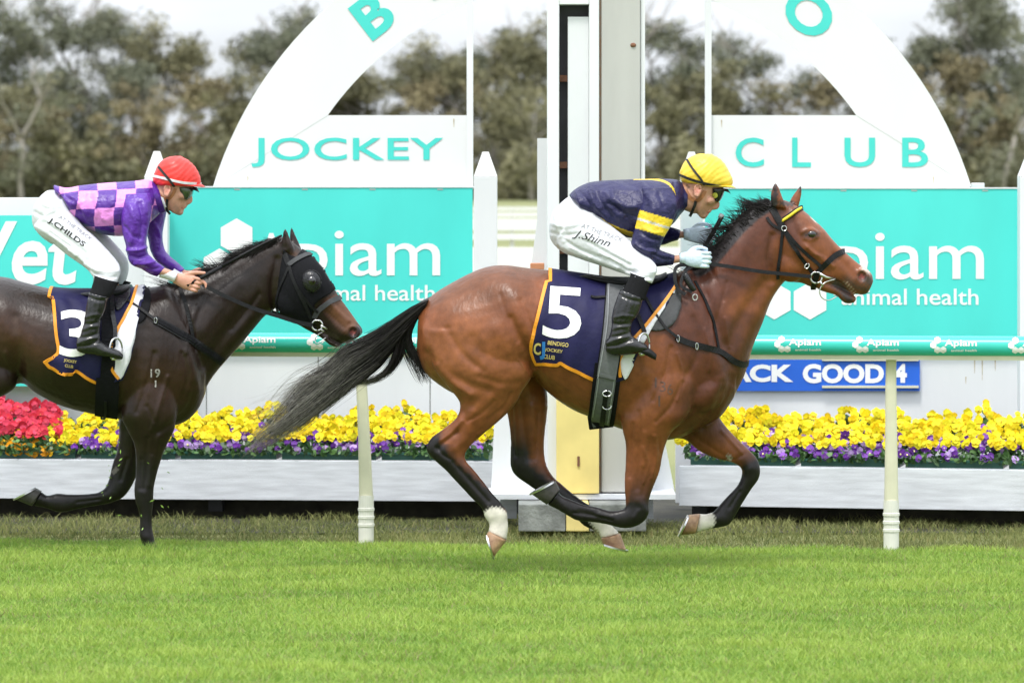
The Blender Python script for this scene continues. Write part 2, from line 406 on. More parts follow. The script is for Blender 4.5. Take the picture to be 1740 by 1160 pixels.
# ---- running rail
def rail_pts(x0, x1, n=40, dz=0.):
    return [(((px-CX)/FP*dr(px)), dr(px), .997+dz) for px in np.linspace(x0, x1, n)]
t = empty('running_rail', (0, dr(870), 0), 'turquoise plastic running rail on cream posts along the edge of the turf', 'rail')
mb = MB(); mb.tube(rail_pts(-900, 2700, 60), .052, 24); mb.link('rail_tube', M['teal_rail'], t, smooth=True)
mb = MB()
R0 = rail_pts(-900, 2700, 60)
for a, b in zip(R0[:-1], R0[1:]):
    pts = [(a[0], a[1]-.022), (b[0], b[1]-.022), (b[0], b[1]+.022), (a[0], a[1]+.022)]
    V = [(x, y, .928) for x, y in pts] + [(x, y, .952) for x, y in pts]; mb.add(V, [(0,1,2,3),(7,6,5,4),(0,4,5,1),(1,5,6,2),(2,6,7,3),(3,7,4,0)])
mb.link('rail_channel', M['cream'], t)
def hexa(cx, cy, r, d): return [W(cx + r*sin(pi/3*k)*1.0, cy - r*cos(pi/3*k), d) for k in range(6)]
# printed marks on the tube: hexagons and the word, wrapped on its front
def on_tube(P):
    out = []
    for p in P:
        d = dr(p[0]); z = EYE - (p[1]-CY)/FP*(d-.05); dz = max(-.048, min(.048, z-.997)); a = math.asin(dz/.052)
        out.append(((p[0]-CX)/FP*(d-.052*cos(a)), d - (.0535)*cos(a), .997 + .0535*sin(a)))
    return out
mb = MB()
for k in range(-7, 14):
    xo = 1320 + 132.4 * k
    if xo < -900 or xo > 2500: continue
    yo = 300 + .853*FP/dr(xo+30) - 3
    for hx, hy in ((8, -7), (1, 1), (8, 9), (18, 9)):
        P = [(xo+hx+6*sin(pi/3*j), yo+hy-6*cos(pi/3*j)) for j in range(6)]; c = (xo+hx, yo+hy)
        V = on_tube([c]+P); mb.add(V, [(0, 1+j, 1+(j+1) % 6) for j in range(6)])
    P, F = text_px('Apiam', (xo+20, yo-8, xo+75, yo+6), bold=.02, sub=5); mb.add(on_tube(P), F)
    P, F = text_px('animal health', (xo+31, yo+8, xo+75, yo+12), bold=.02, sub=5); mb.add(on_tube(P), F)
    mb.link('printed_logo', M['white_letter'], t); mb = MB()
# posts
def rail_post(px, curve):
    d = dr(px); x, y, _ = W(px, 900, d)
    p = empty('rail_post', (x, y, 0), 'x', 'rail post', 'cream posts carrying the running rail')
    mb = MB(); s = d / FP; V = []; F = []
    rows = [(.945, 0 if not curve else -.030, .026, .022), (.80, -.002 if not curve else -.024, .028, .024), (.5, 0 if not curve else -.010, .031, .028), (.21, 0, .036, .032)]
    prev = None
    for i, (z, dx, wx, wy) in enumerate(rows):
        for j in range(16):
            a = 2*pi*j/16; cx_ = math.copysign(abs(cos(a))**.6, cos(a)); sy_ = math.copysign(abs(sin(a))**.6, sin(a))
            V.append((x+dx+wx*cx_, y+.02+wy*sy_, z))
    for i in range(3):
        for j in range(16): F.append((i*16+j, i*16+(j+1) % 16, i*16+16+(j+1) % 16, i*16+16+j))
    F.append(tuple(range(16))); mb.add(V, F); mb.link('post', M['cream'], p, smooth=True)
    mb = MB(); zz = [-.06, .06, .062, .075, .077, .10, .102, .115, .117, .14, .142, .155, .157, .22]; rr = [.039, .039, .0425, .0425, .039, .039, .0425, .0425, .039, .039, .0425, .0425, .039, .039]
    mb.tube([(x, y+.02, z) for z in zz], rr, 20); mb.link('post_sleeve', pm('white sleeve', (.74, .73, .66), .45, .06, 9), p, smooth=False)
    return p
p1 = rail_post(1515, False); p1['label'] = 'cream rail post with white ribbed foot, standing in front of the blue notice board'
p2 = rail_post(622, True); p2['label'] = "cream rail post with white ribbed foot below the bay horse's streaming tail"
for px, lb in ((-272, 'cream rail post next along the rail to the left, outside the picture'), (2409, 'cream rail post next along the rail to the right, outside the picture')):
    q = copy_tree(p1, (W(px, 900, dr(px))[0], dr(px), 0)); q['label'] = lb

# ---- rotated box helper: front line from (pxL,dL) to (pxR,dR), z range, thickness
def lbox(mb, pxL, dL, pxR, dR, z0, z1, th, y_off=0):
    a = np.array(W(pxL, 500, dL))[:2]; b = np.array(W(pxR, 500, dR))[:2]; t = (b-a)/np.linalg.norm(b-a); n = np.array((-t[1], t[0]))
    a = a + n*y_off; b = b + n*y_off
    c, d = b + n*th, a + n*th
    V = [(*a, z0), (*b, z0), (*c, z0), (*d, z0), (*a, z1), (*b, z1), (*c, z1), (*d, z1)]
    return mb.add(V, [(0,3,2,1),(4,5,6,7),(0,1,5,4),(1,2,6,5),(2,3,7,6),(3,0,4,7)])
def zat(py, d): return EYE - (py-CY)/FP*d

# ---- planters
PL = [(-700, 25.15, 870, 24.68, 'long weathered white timber flower box left of the winning post'), (1154, 24.50, 2400, 23.7, 'long weathered white timber flower box right of the winning post')]
planter_geo = []
for (xa, da, xb, db, lab) in PL:
    z1 = .288 if xa < 0 else .279; z0 = z1 - .218
    e = empty('flower_box', (W(xa, 500, da)[0], da, 0), lab, 'planter')
    mb = MB(); lbox(mb, xa, da, xb, db, z0, z1, .022); mb.link('front_board', M['weathered'], e, bevel=.003)
    mb = MB(); lbox(mb, xa, da, xb, db, z0, z1, .55, .0221 ) if False else None
    mb = MB(); lbox(mb, xa, da, xb, db, z0+.02, z1-.03, .50, .024); mb.link('box_bottom', M['weathered'], e)
    mb = MB(); lbox(mb, xa+6, da, xb-6, db, -.04, z0-.002, .02, .30); mb.link('shade_skirt', pm('painted shade under box', (.045, .042, .028), .9, .5, 9, .4, 30), e)  # added board, dark colour stands for the shade in the gap below
    mb = MB()
    n = max(2, int((xb-xa)/420))
    for k in range(n+1):
        f = (k+.02)/(n+.04); x = xa+(xb-xa)*f; d = da+(db-da)*f; lbox(mb, x, d, x+24, d+(db-da)*24/(xb-xa), -.01, z0+.02, .08, .22)
    mb.link('foot', M['dark'], e)  # feet coloured dark to sink into the shade under the box
    planter_geo.append((xa, da, xb, db, z1))
# trays
def tray(pxa, pxb, gi, lab):
    xa, da, xb, db, z1 = planter_geo[gi]; f = lambda x: da+(db-da)*(x-xa)/(xb-xa)
    mb = MB(); lbox(mb, pxa+3, f(pxa+3), pxb-3, f(pxb-3), z1+.003, z1+.034, .40, .045)
    e = empty('flower_tray', (W(pxa, 500, f(pxa))[0], f(pxa)+.05, z1), lab, 'flower tray', 'dark green plastic trays on the flower boxes')
    mb.link('tray_body', M['tray'], e)
    mb = MB(); lbox(mb, pxa+1, f(pxa+1), pxb-1, f(pxb-1), z1+.034, z1+.046, .43, .03); mb.link('tray_rim', M['tray'], e)
tray(-60, 128, 0, 'green flower tray at the far left under the red and orange pansies')
tray(132, 298, 0, 'green flower tray behind the legs of the dark horse')
tray(302, 470, 0, 'green flower tray under purple pansies right of the dark horse')
tray(474, 640, 0, "green flower tray reaching behind the left rail post")
tray(644, 832, 0, "pale worn green flower tray ending behind the bay horse's hind leg")
tray(1168, 1352, 1, "green flower tray behind the bay horse's reaching foreleg")
tray(1356, 1530, 1, 'green flower tray ending behind the right rail post')
tray(1534, 1706, 1, 'green flower tray right of the right rail post')
tray(1710, 1890, 1, 'green flower tray cut by the right edge of the picture')

# ---- pansies
def pansy_mesh(name, N, reg, size, cols, label, mat, up=.35, centre=None):
    """reg() -> (px,py,d) point for each flower"""
    V = []; F = []; C = []
    for i in range(N):
        px, py, d = reg(); c = np.array(W(px, py, d)); r = size * random.uniform(.75, 1.2)
        nrm = np.array((random.uniform(-.6, .6), -1, random.uniform(-.15, .75))); nrm /= np.linalg.norm(nrm)
        u = np.cross(nrm, (0, 0, 1)); u /= np.linalg.norm(u); w = np.cross(u, nrm) * -1; w = w if w[2] > 0 else -w
        col = np.array(random.choice(cols)) * random.uniform(.8, 1.15)
        for (a, pr, dist) in ((90, .62, .5), (150, .60, .48), (30, .60, .48), (215, .5, .5), (325, .5, .5), (270, .55, .55)):
            a = radians(a + random.uniform(-8, 8)); cc = c + (u*cos(a) + w*sin(a)) * r * dist + nrm * random.uniform(0, .006) * (1 if a < 3.2 else -1)
            o = len(V); V.append(cc - nrm*.10*r); C.append(col * (.8 if centre is None else 1))
            for k in range(8):
                b = 2*pi*k/8; rr = r*pr*random.uniform(.88, 1.1)
                V.append(cc + (u*cos(b) + w*sin(b))*rr + nrm*random.uniform(-.08, .08)*r); C.append(col)
            F += [(o, o+1+k, o+1+(k+1) % 8) for k in range(8)]
        if centre is not None:
            o = len(V); V.append(c + nrm*.16*r - 0*w); C.append(np.array(centre))
            for k in range(6):
                b = 2*pi*k/6; V.append(c + nrm*.13*r + (u*cos(b)+w*sin(b))*r*.26); C.append(np.array(centre))
            F += [(o, o+1+k, o+1+(k+1) % 6) for k in range(6)]
    o = link(name, V, np.array(F), mat, cols=np.array(C), smooth=False); tag(o, label, 'flowers', None, 'stuff'); return o
M['petal'] = pm('pansy petals', (.8, .7, .02), .55, .08, 60, vcol=True, spec=.25, trans=.0)
M['leaf'] = pm('pansy leaves', (.06, .13, .03), .5, .25, 30, vcol=True)
def gd(gi, x):
    xa, da, xb, db, z1 = planter_geo[gi]; return da+(db-da)*(x-xa)/(xb-xa)
def zy(gi, x, dd, h):
    """photo y of height h above the box top"""
    d = gd(gi, x)+dd; return CY + (EYE-(planter_geo[gi][4]+h))*FP/d, d
def hump(x): return .022*sin(x*.031)+.02*sin(x*.083+1)+.016*sin(x*.21+2)+.012*sin(x*.47)
def region(gi, x0, x1, h0, h1, d0, d1, rise=1.):
    def f():
        x = random.uniform(x0, x1); u = random.random(); dd = d0+(d1-d0)*min(1, max(0, u*rise+random.uniform(-.15, .15)))
        h = h0+(h1-h0)*u**.9 + hump(x)*u; y, d = zy(gi, x, dd, h); return x, y, d
    return f
YEL = [(.86, .68, .012), (.84, .74, .02), (.88, .62, .01)]; PUR = [(.16, .035, .34), (.22, .07, .42), (.10, .02, .22), (.40, .26, .55)]
YC = (.55, .33, .01); PC = (.8, .7, .3)
pansy_mesh('yellow_pansies', 680, region(0, 285, 835, .115, .245, .04, .42), .0225, YEL, 'bank of yellow pansies along the left flower box behind the streaming tail', M['petal'], centre=YC)
pansy_mesh('yellow_pansies', 260, region(0, 84, 288, .085, .235, .04, .42), .0225, YEL, 'yellow pansies under the belly of the dark horse', M['petal'], centre=YC)
pansy_mesh('yellow_pansies', 900, region(1, 1148, 1900, .120, .270, .04, .42), .0225, YEL, 'bank of yellow pansies along the right flower box below the notice board', M['petal'], centre=YC)
pansy_mesh('orange_pansies', 130, region(0, -60, 118, .03, .115, .03, .2), .022, [(.85, .36, .01), (.88, .50, .015)], 'orange pansies at the left edge below the red ones', M['petal'], centre=(.5, .15, .01))
pansy_mesh('red_pansies', 330, region(0, -70, 104, .12, .275, .1, .42), .023, [(.68, .035, .07), (.74, .06, .12), (.58, .02, .04)], 'crimson red flowers at the left edge above the orange ones', M['petal'], centre=(.6, .1, .05))
pansy_mesh('purple_pansies', 270, region(0, 120, 835, .055, .15, .0, .16), .0195, PUR, 'purple pansies edging the front of the left flower box', M['petal'], centre=PC)
pansy_mesh('purple_pansies', 340, region(1, 1168, 1900, .055, .16, .0, .16), .0195, PUR, 'purple pansies edging the front of the right flower box', M['petal'], centre=PC)
def foliage(name, N, reg, size, label, cols=((.05, .12, .03), (.09, .18, .05), (.035, .08, .025))):
    V = []; C = []; F = []
    for i in range(N):
        px, py, d = reg(); c = np.array(W(px, py, d)); a = np.array([random.gauss(0, 1) for _ in range(3)]); a /= np.linalg.norm(a)
        b = np.cross(a, [random.gauss(0, 1) for _ in range(3)]); b /= np.linalg.norm(b); s = size*random.uniform(.6, 1.3)
        o = len(V); V += [c-a*s, c-a*s*.3+b*s*.5, c+a*s*.5+b*s*.45, c+a*s, c+a*s*.5-b*s*.45, c-a*s*.3-b*s*.5]; F.append(tuple(range(o, o+6)))
        C += [np.array(random.choice(cols))*random.uniform(.8, 1.2)]*6
    o = link(name, V, np.array(F), M['leaf'], cols=np.array(C), smooth=False); tag(o, label, 'plants', None, 'stuff')
foliage('pansy_leaves', 5200, region(0, -60, 835, .035, .21, .0, .42), .022, 'green leaves of the pansies on the left flower box')
foliage('pansy_leaves', 4600, region(1, 1165, 1900, .035, .22, .0, .42), .022, 'green leaves of the pansies on the right flower box')
wd = lambda: (random.gauss(1135, 18), random.uniform(835, 915), random.uniform(23.7, 24.3))


# ---- boards and signs behind the planters
WD = 25.55
def plane_thing(name, label, cat, px0, py0, px1, py1, d, th, mat, group=None, base=None):
    e = empty(name, W((px0+px1)/2, py1, d), label, cat, group)
    mb = MB(); mb.pbox(px0, py0, px1, py1, d, th); mb.link(base or 'board', mat, e, bevel=.004); return e
gy = lambda d: CY + EYE*FP/d
# lower white walls
e = plane_thing('board_wall', 'white board wall behind the left flower box', 'wall', 165, 586, 868, gy(WD), WD, .06, M['white_paint'])
mb = MB()
for x in (350, 540, 730): mb.pbox(x, 588, x+1.5, gy(WD)-30, WD-.002, .002)
mb.link('joint', M['concrete'], e)
e = plane_thing('board_wall', 'white board wall behind the right flower box carrying the blue notice board', 'wall', 1148, 586, 2250, gy(WD), WD, .06, M['white_paint'])
mb = MB()
for x in (1733, 1990): mb.pbox(x, 588, x+1.5, gy(WD)-30, WD-.002, .002)
mb.link('joint', M['concrete'], e)

def apiam_panel(label, x0, x1, y0, tx, ty, s):
    e = empty('sponsor_board', W((x0+x1)/2, 585, WD), label, 'advertising board')
    mb = MB(); mb.pbox(x0, y0, x1, 590, WD-.045, .04); mb.link('panel', M['teal'], e, bevel=.002)
    mb = MB(); mb.pbox(x0-2, y0-2.5, x1+2, y0-.2, WD-.05, .05); mb.link('top_trim', M['white_paint'], e)
    d = WD-.045; b = MB()
    X = lambda v: tx+v*s; Y = lambda v: ty+v*s
    flat_text(b, 'A', (X(-317), Y(-76), X(-256), Y(0)), d, bold=.004)
    b.link('lettering', M['white_letter'], e); b = MB()
    flat_text(b, 'piam', (X(-248), Y(-80), X(0), Y(23)), d, bold=.004)
    b.link('lettering', M['white_letter'], e); b = MB()
    flat_text(b, 'animal health', (X(-235), Y(12), X(-9), Y(39)), d, bold=.008)
    b.link('lettering', M['white_letter'], e)
    for hx, hy in ((-346, -70), (-375, -19), (-346, 32), (-287, 32)):
        b = MB(); V = [W(X(hx)+s*31*sin(pi/3*j), Y(hy)-s*31*cos(pi/3*j), d-.003) for j in range(6)]; b.add(V, [(0,1,2,3,4,5)]); b.link('hexagon', M['white_letter'], e)
    b = MB()
    for xx in np.linspace(x0+110, x1-60, 4): b.pbox(xx, y0+2, xx+10, y0+4, d-.002, .002)
    b.link('fixing_clip', M['steel'], e)
apiam_panel('turquoise sponsor board with white hexagons behind the dark horse\'s head, left of the winning post', 288, 803, 319, 748, 472, 1.)
apiam_panel('turquoise sponsor board behind the bay horse\'s head, right of the winning post', 1198, 1729, 321, 1672, 478, 1.03)

# left "Vet" banner
e = empty('banner', W(-40, 655, 25.3), 'turquoise banner lettered Vet at the left edge behind the dark horse', 'banner')
mb = MB(); mb.pbox(-420, 366, 158, 656, 25.3, .03); mb.link('panel', M['teal'], e)
b = MB(); flat_text(b, 'Vet', (-62, 376, 132, 484), 25.3, bold=.02, shear=.12); b.link('lettering', M['white_letter'], e)
e = plane_thing('board_wall', 'plain white boards above and beside the Vet banner', 'wall', -420, 336, 286, gy(25.42), 25.42, .04, M['white_paint'])

# blue notice board
e = empty('notice_board', W(1400, 664, WD-.03), 'blue notice board reading TRACK GOOD 4 on the white wall under the rail', 'sign')
mb = MB(); mb.pbox(1150, 611, 1563, 664, WD-.03, .028); mb.link('panel', M['blue'], e)
mb = MB(); mb.pbox(1397, 655, 1561, 659, WD-.045, .014); mb.pbox(1397, 610, 1561, 613, WD-.045, .014); mb.link('slide_track', M['cream'], e)
b = MB(); flat_text(b, 'TRACK', (1178, 619, 1348, 649), WD-.03, bold=.045); b.link('lettering', M['white_letter'], e); b = MB(); flat_text(b, 'GOOD', (1364, 618, 1502, 651), WD-.03, bold=.045); b.link('lettering', M['white_letter'], e); b = MB(); flat_text(b, '4', (1518, 618, 1541, 650), WD-.03, bold=.045)
b.link('lettering', M['white_letter'], e)

# ---- arch sign
AD = WD + .02; e = empty('arch_sign', W(1006, 586, AD), 'white arched sign board lettered BENDIGO JOCKEY CLUB above the turquoise boards', 'sign')
def ring_pts(xa, xb, R, cx=1006, cy=512):
    a0 = math.asin(max(-1, min(1, (xa-cx)/R))); a1 = math.asin(max(-1, min(1, (xb-cx)/R)))
    return [(cx+R*sin(a), cy-R*cos(a)) for a in np.linspace(a0, a1, 40)]
def to_xz(P, d): return [(W(p[0], p[1], d)[0], W(p[0], p[1], d)[2]) for p in P]
mb = MB()
# left part, from the sign line (y=320) to the top; one strip following the ring
ao = -math.acos((512-318)/673.); ai = -math.acos((512-196)/549.); n = 60
for sgn in (1,):
    A0, A1 = ao, -ao; B0, B1 = ai, -ai; V = []
    for k in range(n+1):
        f = k/n; a = A0+(A1-A0)*f; b_ = B0+(B1-B0)*f
        for dd in (0, .05):
            V.append(W(1006+673*sin(a), 512-673*cos(a), AD+dd)); V.append(W(1006+549*sin(b_), 512-549*cos(b_), AD+dd))
    F = []
    for k in range(n):
        o = k*4; F += [(o, o+4, o+5, o+1), (o+2, o+3, o+7, o+6), (o, o+2, o+6, o+4), (o+1, o+5, o+7, o+3)]
    mb.add(V, F)
P = to_xz([(362, 318), (361.5, 318)] , AD)
mb.link('arch', M['white_board'], e)
mb = MB()
def tympan(x0, x1):
    # board between the arch and the post: bounded by the outer circle on the outside
    mb.pbox(x0, 196, x1, 317.5, AD+.004, .042)
mb.prism(to_xz([(364, 317.5)] + ring_pts(364, 413, 671)[1:] + [(560, 196), (803, 196), (803, 317.5)], AD), AD+.0015, AD+.045)
mb.link('left_board', M['white_board'], e)
mb = MB(); mb.prism(to_xz([(1199, 319.5), (1199, 196), (1452, 196)] + ring_pts(1600, 1650, 671)[:-1] + [(1650, 319.5)], AD), AD+.0015, AD+.045)
mb.link('right_board', M['white_board'], e)
b = MB()
flat_text(b, 'JOCKEY', (427, 234, 753, 284), AD+.002, bold=.012, spacing=1.05, proud=.0045); b.link('lettering', M['letter_teal'], e); b = MB()
for ch, x0, x1 in (('C', 1250, 1298), ('L', 1346, 1378), ('U', 1435, 1487), ('B', 1533, 1577)): flat_text(b, ch, (x0, 234, x1, 284), AD+.002, bold=.012, proud=.0045); b.link('lettering', M['letter_teal'], e); b = MB()
if 0: b.link('lettering', M['letter_teal'], e); b = MB()
for k, ch in enumerate('BENDIGO'):
    a = radians(-37.4 + 12.4*k); cx_, cy_ = 1006+612*sin(a), 512-612*cos(a); w_ = {'I': 16, 'O': 84, 'G': 76, 'N': 66, 'D': 66}.get(ch, 56); h_ = 70
    P, F = text_px(ch, (-w_/2, -h_/2, w_/2, h_/2), bold=.03)
    Q = np.stack([P[:, 0]*cos(a) - P[:, 1]*sin(a) + cx_, P[:, 0]*sin(a) + P[:, 1]*cos(a) + cy_], 1)
    b.add([W(q[0], q[1], AD-.004) for q in Q], F); b.link('lettering', M['letter_teal'], e); b = MB()
for (x0, x1) in ((793, 804), (1198, 1209)):
    mb = MB(); mb.pbox(x0, -230, x1, 322, AD-.03, .028); mb.link('frame_post', M['white_paint'], e)

# ---- winning post structure
PD = 23.95
e = empty('winning_post', W(1010, gy(PD), PD), 'tall white and grey steel winning post with dark slot and yellow foot', 'winning post')
mb = MB(); mb.pbox(1022, -420, 1088, 836, PD, .24); mb.link('column', M['beige'], e, bevel=.006)
mb = MB(); mb.pbox(1088.5, -420, 1096, 836, PD+.03, .2); mb.pbox(1001, -420, 1018, 836, PD-.01, .22); mb.link('flange', M['white_paint'], e, bevel=.003)
mb = MB(); mb.pbox(930, -420, 950, 836, PD-.02, .2); mb.pbox(950.3, -420, 1000.7, 8, PD-.015, .2); mb.link('frame', M['white_paint'], e, bevel=.003)
mb = MB(); mb.pbox(950.4, 8.5, 1000.5, 836, PD+.12, .03); mb.link('slot', M['dark'], e)
mb = MB(); mb.pbox(965, 29, 1000.3, 640, PD+.03, .03); mb.link('slot_board', M['white_paint'], e)
mb = MB()
for y in (128, 275, 420): mb.pbox(951, y, 964, y+11, PD+.08, .03)
mb.link('bracket', M['rust'], e)
mb = MB(); mb.pbox(1018.4, -420, 1021.6, 836, PD+.02, .1); mb.link('rust_seam', pm('rusty seam', (.45, .40, .33), .7, .35, 60, base2=(.25, .13, .07), stretch=(1, 1, .4)), e)
V, F = ball(1076, 77, 5, 4, .01, PD, 0); mb = MB(); mb.add(V, F); mb.link('bolt', M['rust'], e, smooth=True)
mb = MB(); mb.pbox(945.3, 640.4, 1018, 838, PD-.06, .04); mb.link('yellow_stripe', M['yellow_paint'], e, bevel=.003)
mb = MB(); mb.pbox(981, 775, 985, 792, PD-.068, .008); mb.link('door_latch', M['rust'], e)
e2 = empty('plinth', W(1000, gy(23.6), 23.6), 'stained concrete plinth with yellow stripe under the winning post', 'plinth')
for x0, x1, m in ((881, 961, 'concrete'), (962, 1001, 'yellow_paint'), (1002, 1098, 'concrete')):
    mb = MB(); mb.pbox(x0, 856, x1, gy(23.62)+3, 23.62, .6); mb.link('block' if m == 'concrete' else 'stripe', M[m], e2, bevel=.006)
mb = MB(); mb.pbox(826, 839.5, 1148, 848, 23.9, .5); mb.link('base_rail', M['weathered'], e2)
e3 = empty('white_board', W(890, gy(24.1), 24.1), 'white boards standing either side of the yellow stripe of the winning post', 'board')
mb = MB(); mb.prism(to_xz([(834, 838), (848, 560), (929.5, 560), (929.5, 640), (945, 640), (945, 838)], 24.3), 24.3, 24.34); mb.link('left_leaf', M['white_paint'], e3)
mb = MB(); mb.prism(to_xz([(1018.5, 838), (1018.5, 560), (1110, 560), (1128, 740), (1147, 838)], 24.3), 24.3, 24.34); mb.link('right_leaf', M['white_paint'], e3)
mb = MB(); mb.pbox(850, 848, 878, gy(24.4), 24.4, .08); mb.pbox(1101, 848, 1110, gy(24.4), 24.4, .08); mb.link('support', M['weathered'], e3)

# pointed pickets
def picket(px, w, ytop, ysh, d, lab, roty=0):
    s = d/FP; x0, _, _ = W(px, 0, d); hw = w*s/2; zt = zat(ytop, d); zs = zat(ysh, d); V = []
    e = empty('picket_post', (x0, d, 0), lab, 'post', 'white posts with pointed tops')
    mb = MB(); mb.box(x0-hw, x0+hw, d, d+2*hw, 0, zs); mb.link('post', M['white_paint'], e, bevel=.004)
    t = w*.13*s; V = [(x0-hw, d, zs+.001), (x0+hw, d, zs+.001), (x0+hw, d+2*hw, zs+.001), (x0-hw, d+2*hw, zs+.001), (x0-t, d+hw-t, zt), (x0+t, d+hw-t, zt), (x0+t, d+hw+t, zt), (x0-t, d+hw+t, zt)]
    mb = MB(); mb.add(V, [(0,3,2,1),(4,5,6,7),(0,1,5,4),(1,2,6,5),(2,3,7,6),(3,0,4,7)]); mb.link('pointed_top', M['white_board'], e)
picket(825, 40, 258, 300, 25.2, 'pointed white post just right of the JOCKEY board')
picket(265, 40, 257, 302, 25.2, "pointed white post behind the red capped jockey's head")
picket(1753, 40, 258, 300, 25.2, 'pointed white post cut by the right edge of the picture')
picket(1176, 38, 258, 298, 26.4, "pointed white post half hidden by the yellow capped jockey's head")
e = empty('side_post', W(925, gy(24.6), 24.6), 'short white post with flared lower half left of the winning post', 'post')
mb = MB(); mb.prism(to_xz([(913, 235), (930, 235), (930, gy(24.6)), (888, gy(24.6)), (903, 450), (913, 372)], 24.6), 24.6, 24.7); mb.link('post', M['white_paint'], e)
plane_thing('stub_post', 'small white stub on top of the right sponsor board', 'post', 1652, 311, 1673, 330, WD+.1, .08, M['white_paint'])
plane_thing('small_box', "small orange and white box on the side post above the bay horse's rump", 'box', 901, 447, 925, 458, 24.5, .05, pm('orange plastic', (.6, .25, .12), .5))

# ---- far rails of the inner tracks
for i, (yt, h, d, lab) in enumerate(((352, .09, 118., 'farthest thin white rail of the infield'), (361, .09, 93., 'thin white rail in front of the farthest one'), (371, .22, 80., 'broad white rail across the infield'),
                        (397, .08, 60., 'white rail before the strip of green infield'), (420, .30, 48., 'nearest broad white rail of the inner track'))):
    zt = zat(yt, d); e = empty('infield_rail', (0, d, 0), lab, 'rail', 'white rails of the inner tracks')
    mb = MB(); mb.box(-16, 16, d, d+.06, zt-h, zt); mb.link('rail', M['white_board'], e)
    mb = MB(); k = 3.0
    for x in np.arange(-15, 15.1, k): mb.box(x-.03, x+.03, d+.061, d+.12, 0, zt-.02)
    mb.link('support_posts', M['white_board'], e)

# clippings kicked up by the dark horse
V = []; C = []; F = []
for i in range(26):
    px, py, d = random.uniform(165, 290), random.uniform(745, 905), random.uniform(22.2, 22.5); c = np.array(W(px, py, d)); a = np.array([random.gauss(0, 1) for _ in range(3)]); a /= np.linalg.norm(a); b = np.cross(a, (.3, 1, .2)); b /= np.linalg.norm(b)
    s_ = random.uniform(.006, .014); o_ = len(V); V += [c-a*s_, c+b*s_*.3, c+a*s_, c-b*s_*.3]; C += [(.2, .34, .05)]*4; F.append((o_, o_+1, o_+2, o_+3))
o = link('grass_clippings', V, np.array(F), M['leaf'], cols=np.array(C), smooth=False); tag(o, "bits of grass flying up around the dark horse's forelegs", 'grass', None, 'stuff')
# seams of the boards, rust drips under their fixings
e = bpy.data.objects['arch_sign']
M['seam'] = pm('seam between boards', (.42, .42, .42), .7, .2, 30)
for x, y0, y1 in ():
    mb = MB(); mb.pbox(x, y0, x+1.3, y1, AD-.0008, .002); mb.link('seam', M['seam'], e)
for a in ():
    a = radians(a); mb = MB(); V = [W(1006+r*sin(a+da), 512-r*cos(a+da), AD-.0008) for r, da in ((551, -.0008), (671, -.0008), (671, .0008), (551, .0008))]; mb.add(V, [(0, 1, 2, 3)]); mb.link('seam', M['seam'], e)
M['drip'] = pm('rust drip', (.50, .42, .30), .8, .3, 40)
for par, spots_ in ((e, ((420, 300, 9), (770, 202, 14), (1225, 204, 12), (1585, 300, 12))), (bpy.data.objects['board_wall.001'], ((1655, 612, 22), (1668, 612, 34), (1690, 612, 18), (1640, 640, 12)))):
    dd = AD if par is e else WD
    for x, y, L in spots_:
        mb = MB(); V = [W(x, y, dd-.0009), W(x+2.2, y, dd-.0009), W(x+1.4, y+L, dd-.0009), W(x+.8, y+L, dd-.0009)]; mb.add(V, [(0, 3, 2, 1)]); mb.link('rust_drip', M['drip'], par)
# ---------------------------------------------------------------- gum trees beyond the course
def crown_mat(name, c1, c2, c3):
    m = bpy.data.materials.new(name); m.use_nodes = True; t = m.node_tree; b = t.nodes['Principled BSDF']
    a = t.nodes.new('ShaderNodeAttribute'); a.attribute_name = 'Col'; r = t.nodes.new('ShaderNodeValToRGB'); s = t.nodes.new('ShaderNodeSeparateColor')
    t.links.new(a.outputs[0], s.inputs[0]); t.links.new(s.outputs[0], r.inputs[0])
    r.color_ramp.elements[0].color = (*c1, 1); r.color_ramp.elements[1].color = (*c3, 1); e = r.color_ramp.elements.new(.5); e.color = (*c2, 1)
    t.links.new(r.outputs[0], b.inputs['Base Color']); b.inputs['Roughness'].default_value = .7; b.inputs['Specular IOR Level'].default_value = .2
    return m
CM = [crown_mat('grey green gum leaves', (.095, .108, .072), (.155, .165, .108), (.24, .24, .16)),
      crown_mat('olive gum leaves', (.105, .106, .060), (.180, .172, .095), (.27, .25, .135)),
      crown_mat('rusty gum leaves', (.13, .115, .066), (.205, .175, .10), (.28, .24, .13))]
BARK = pm('pale gum bark', (.36, .33, .30), .8, .25, 3)
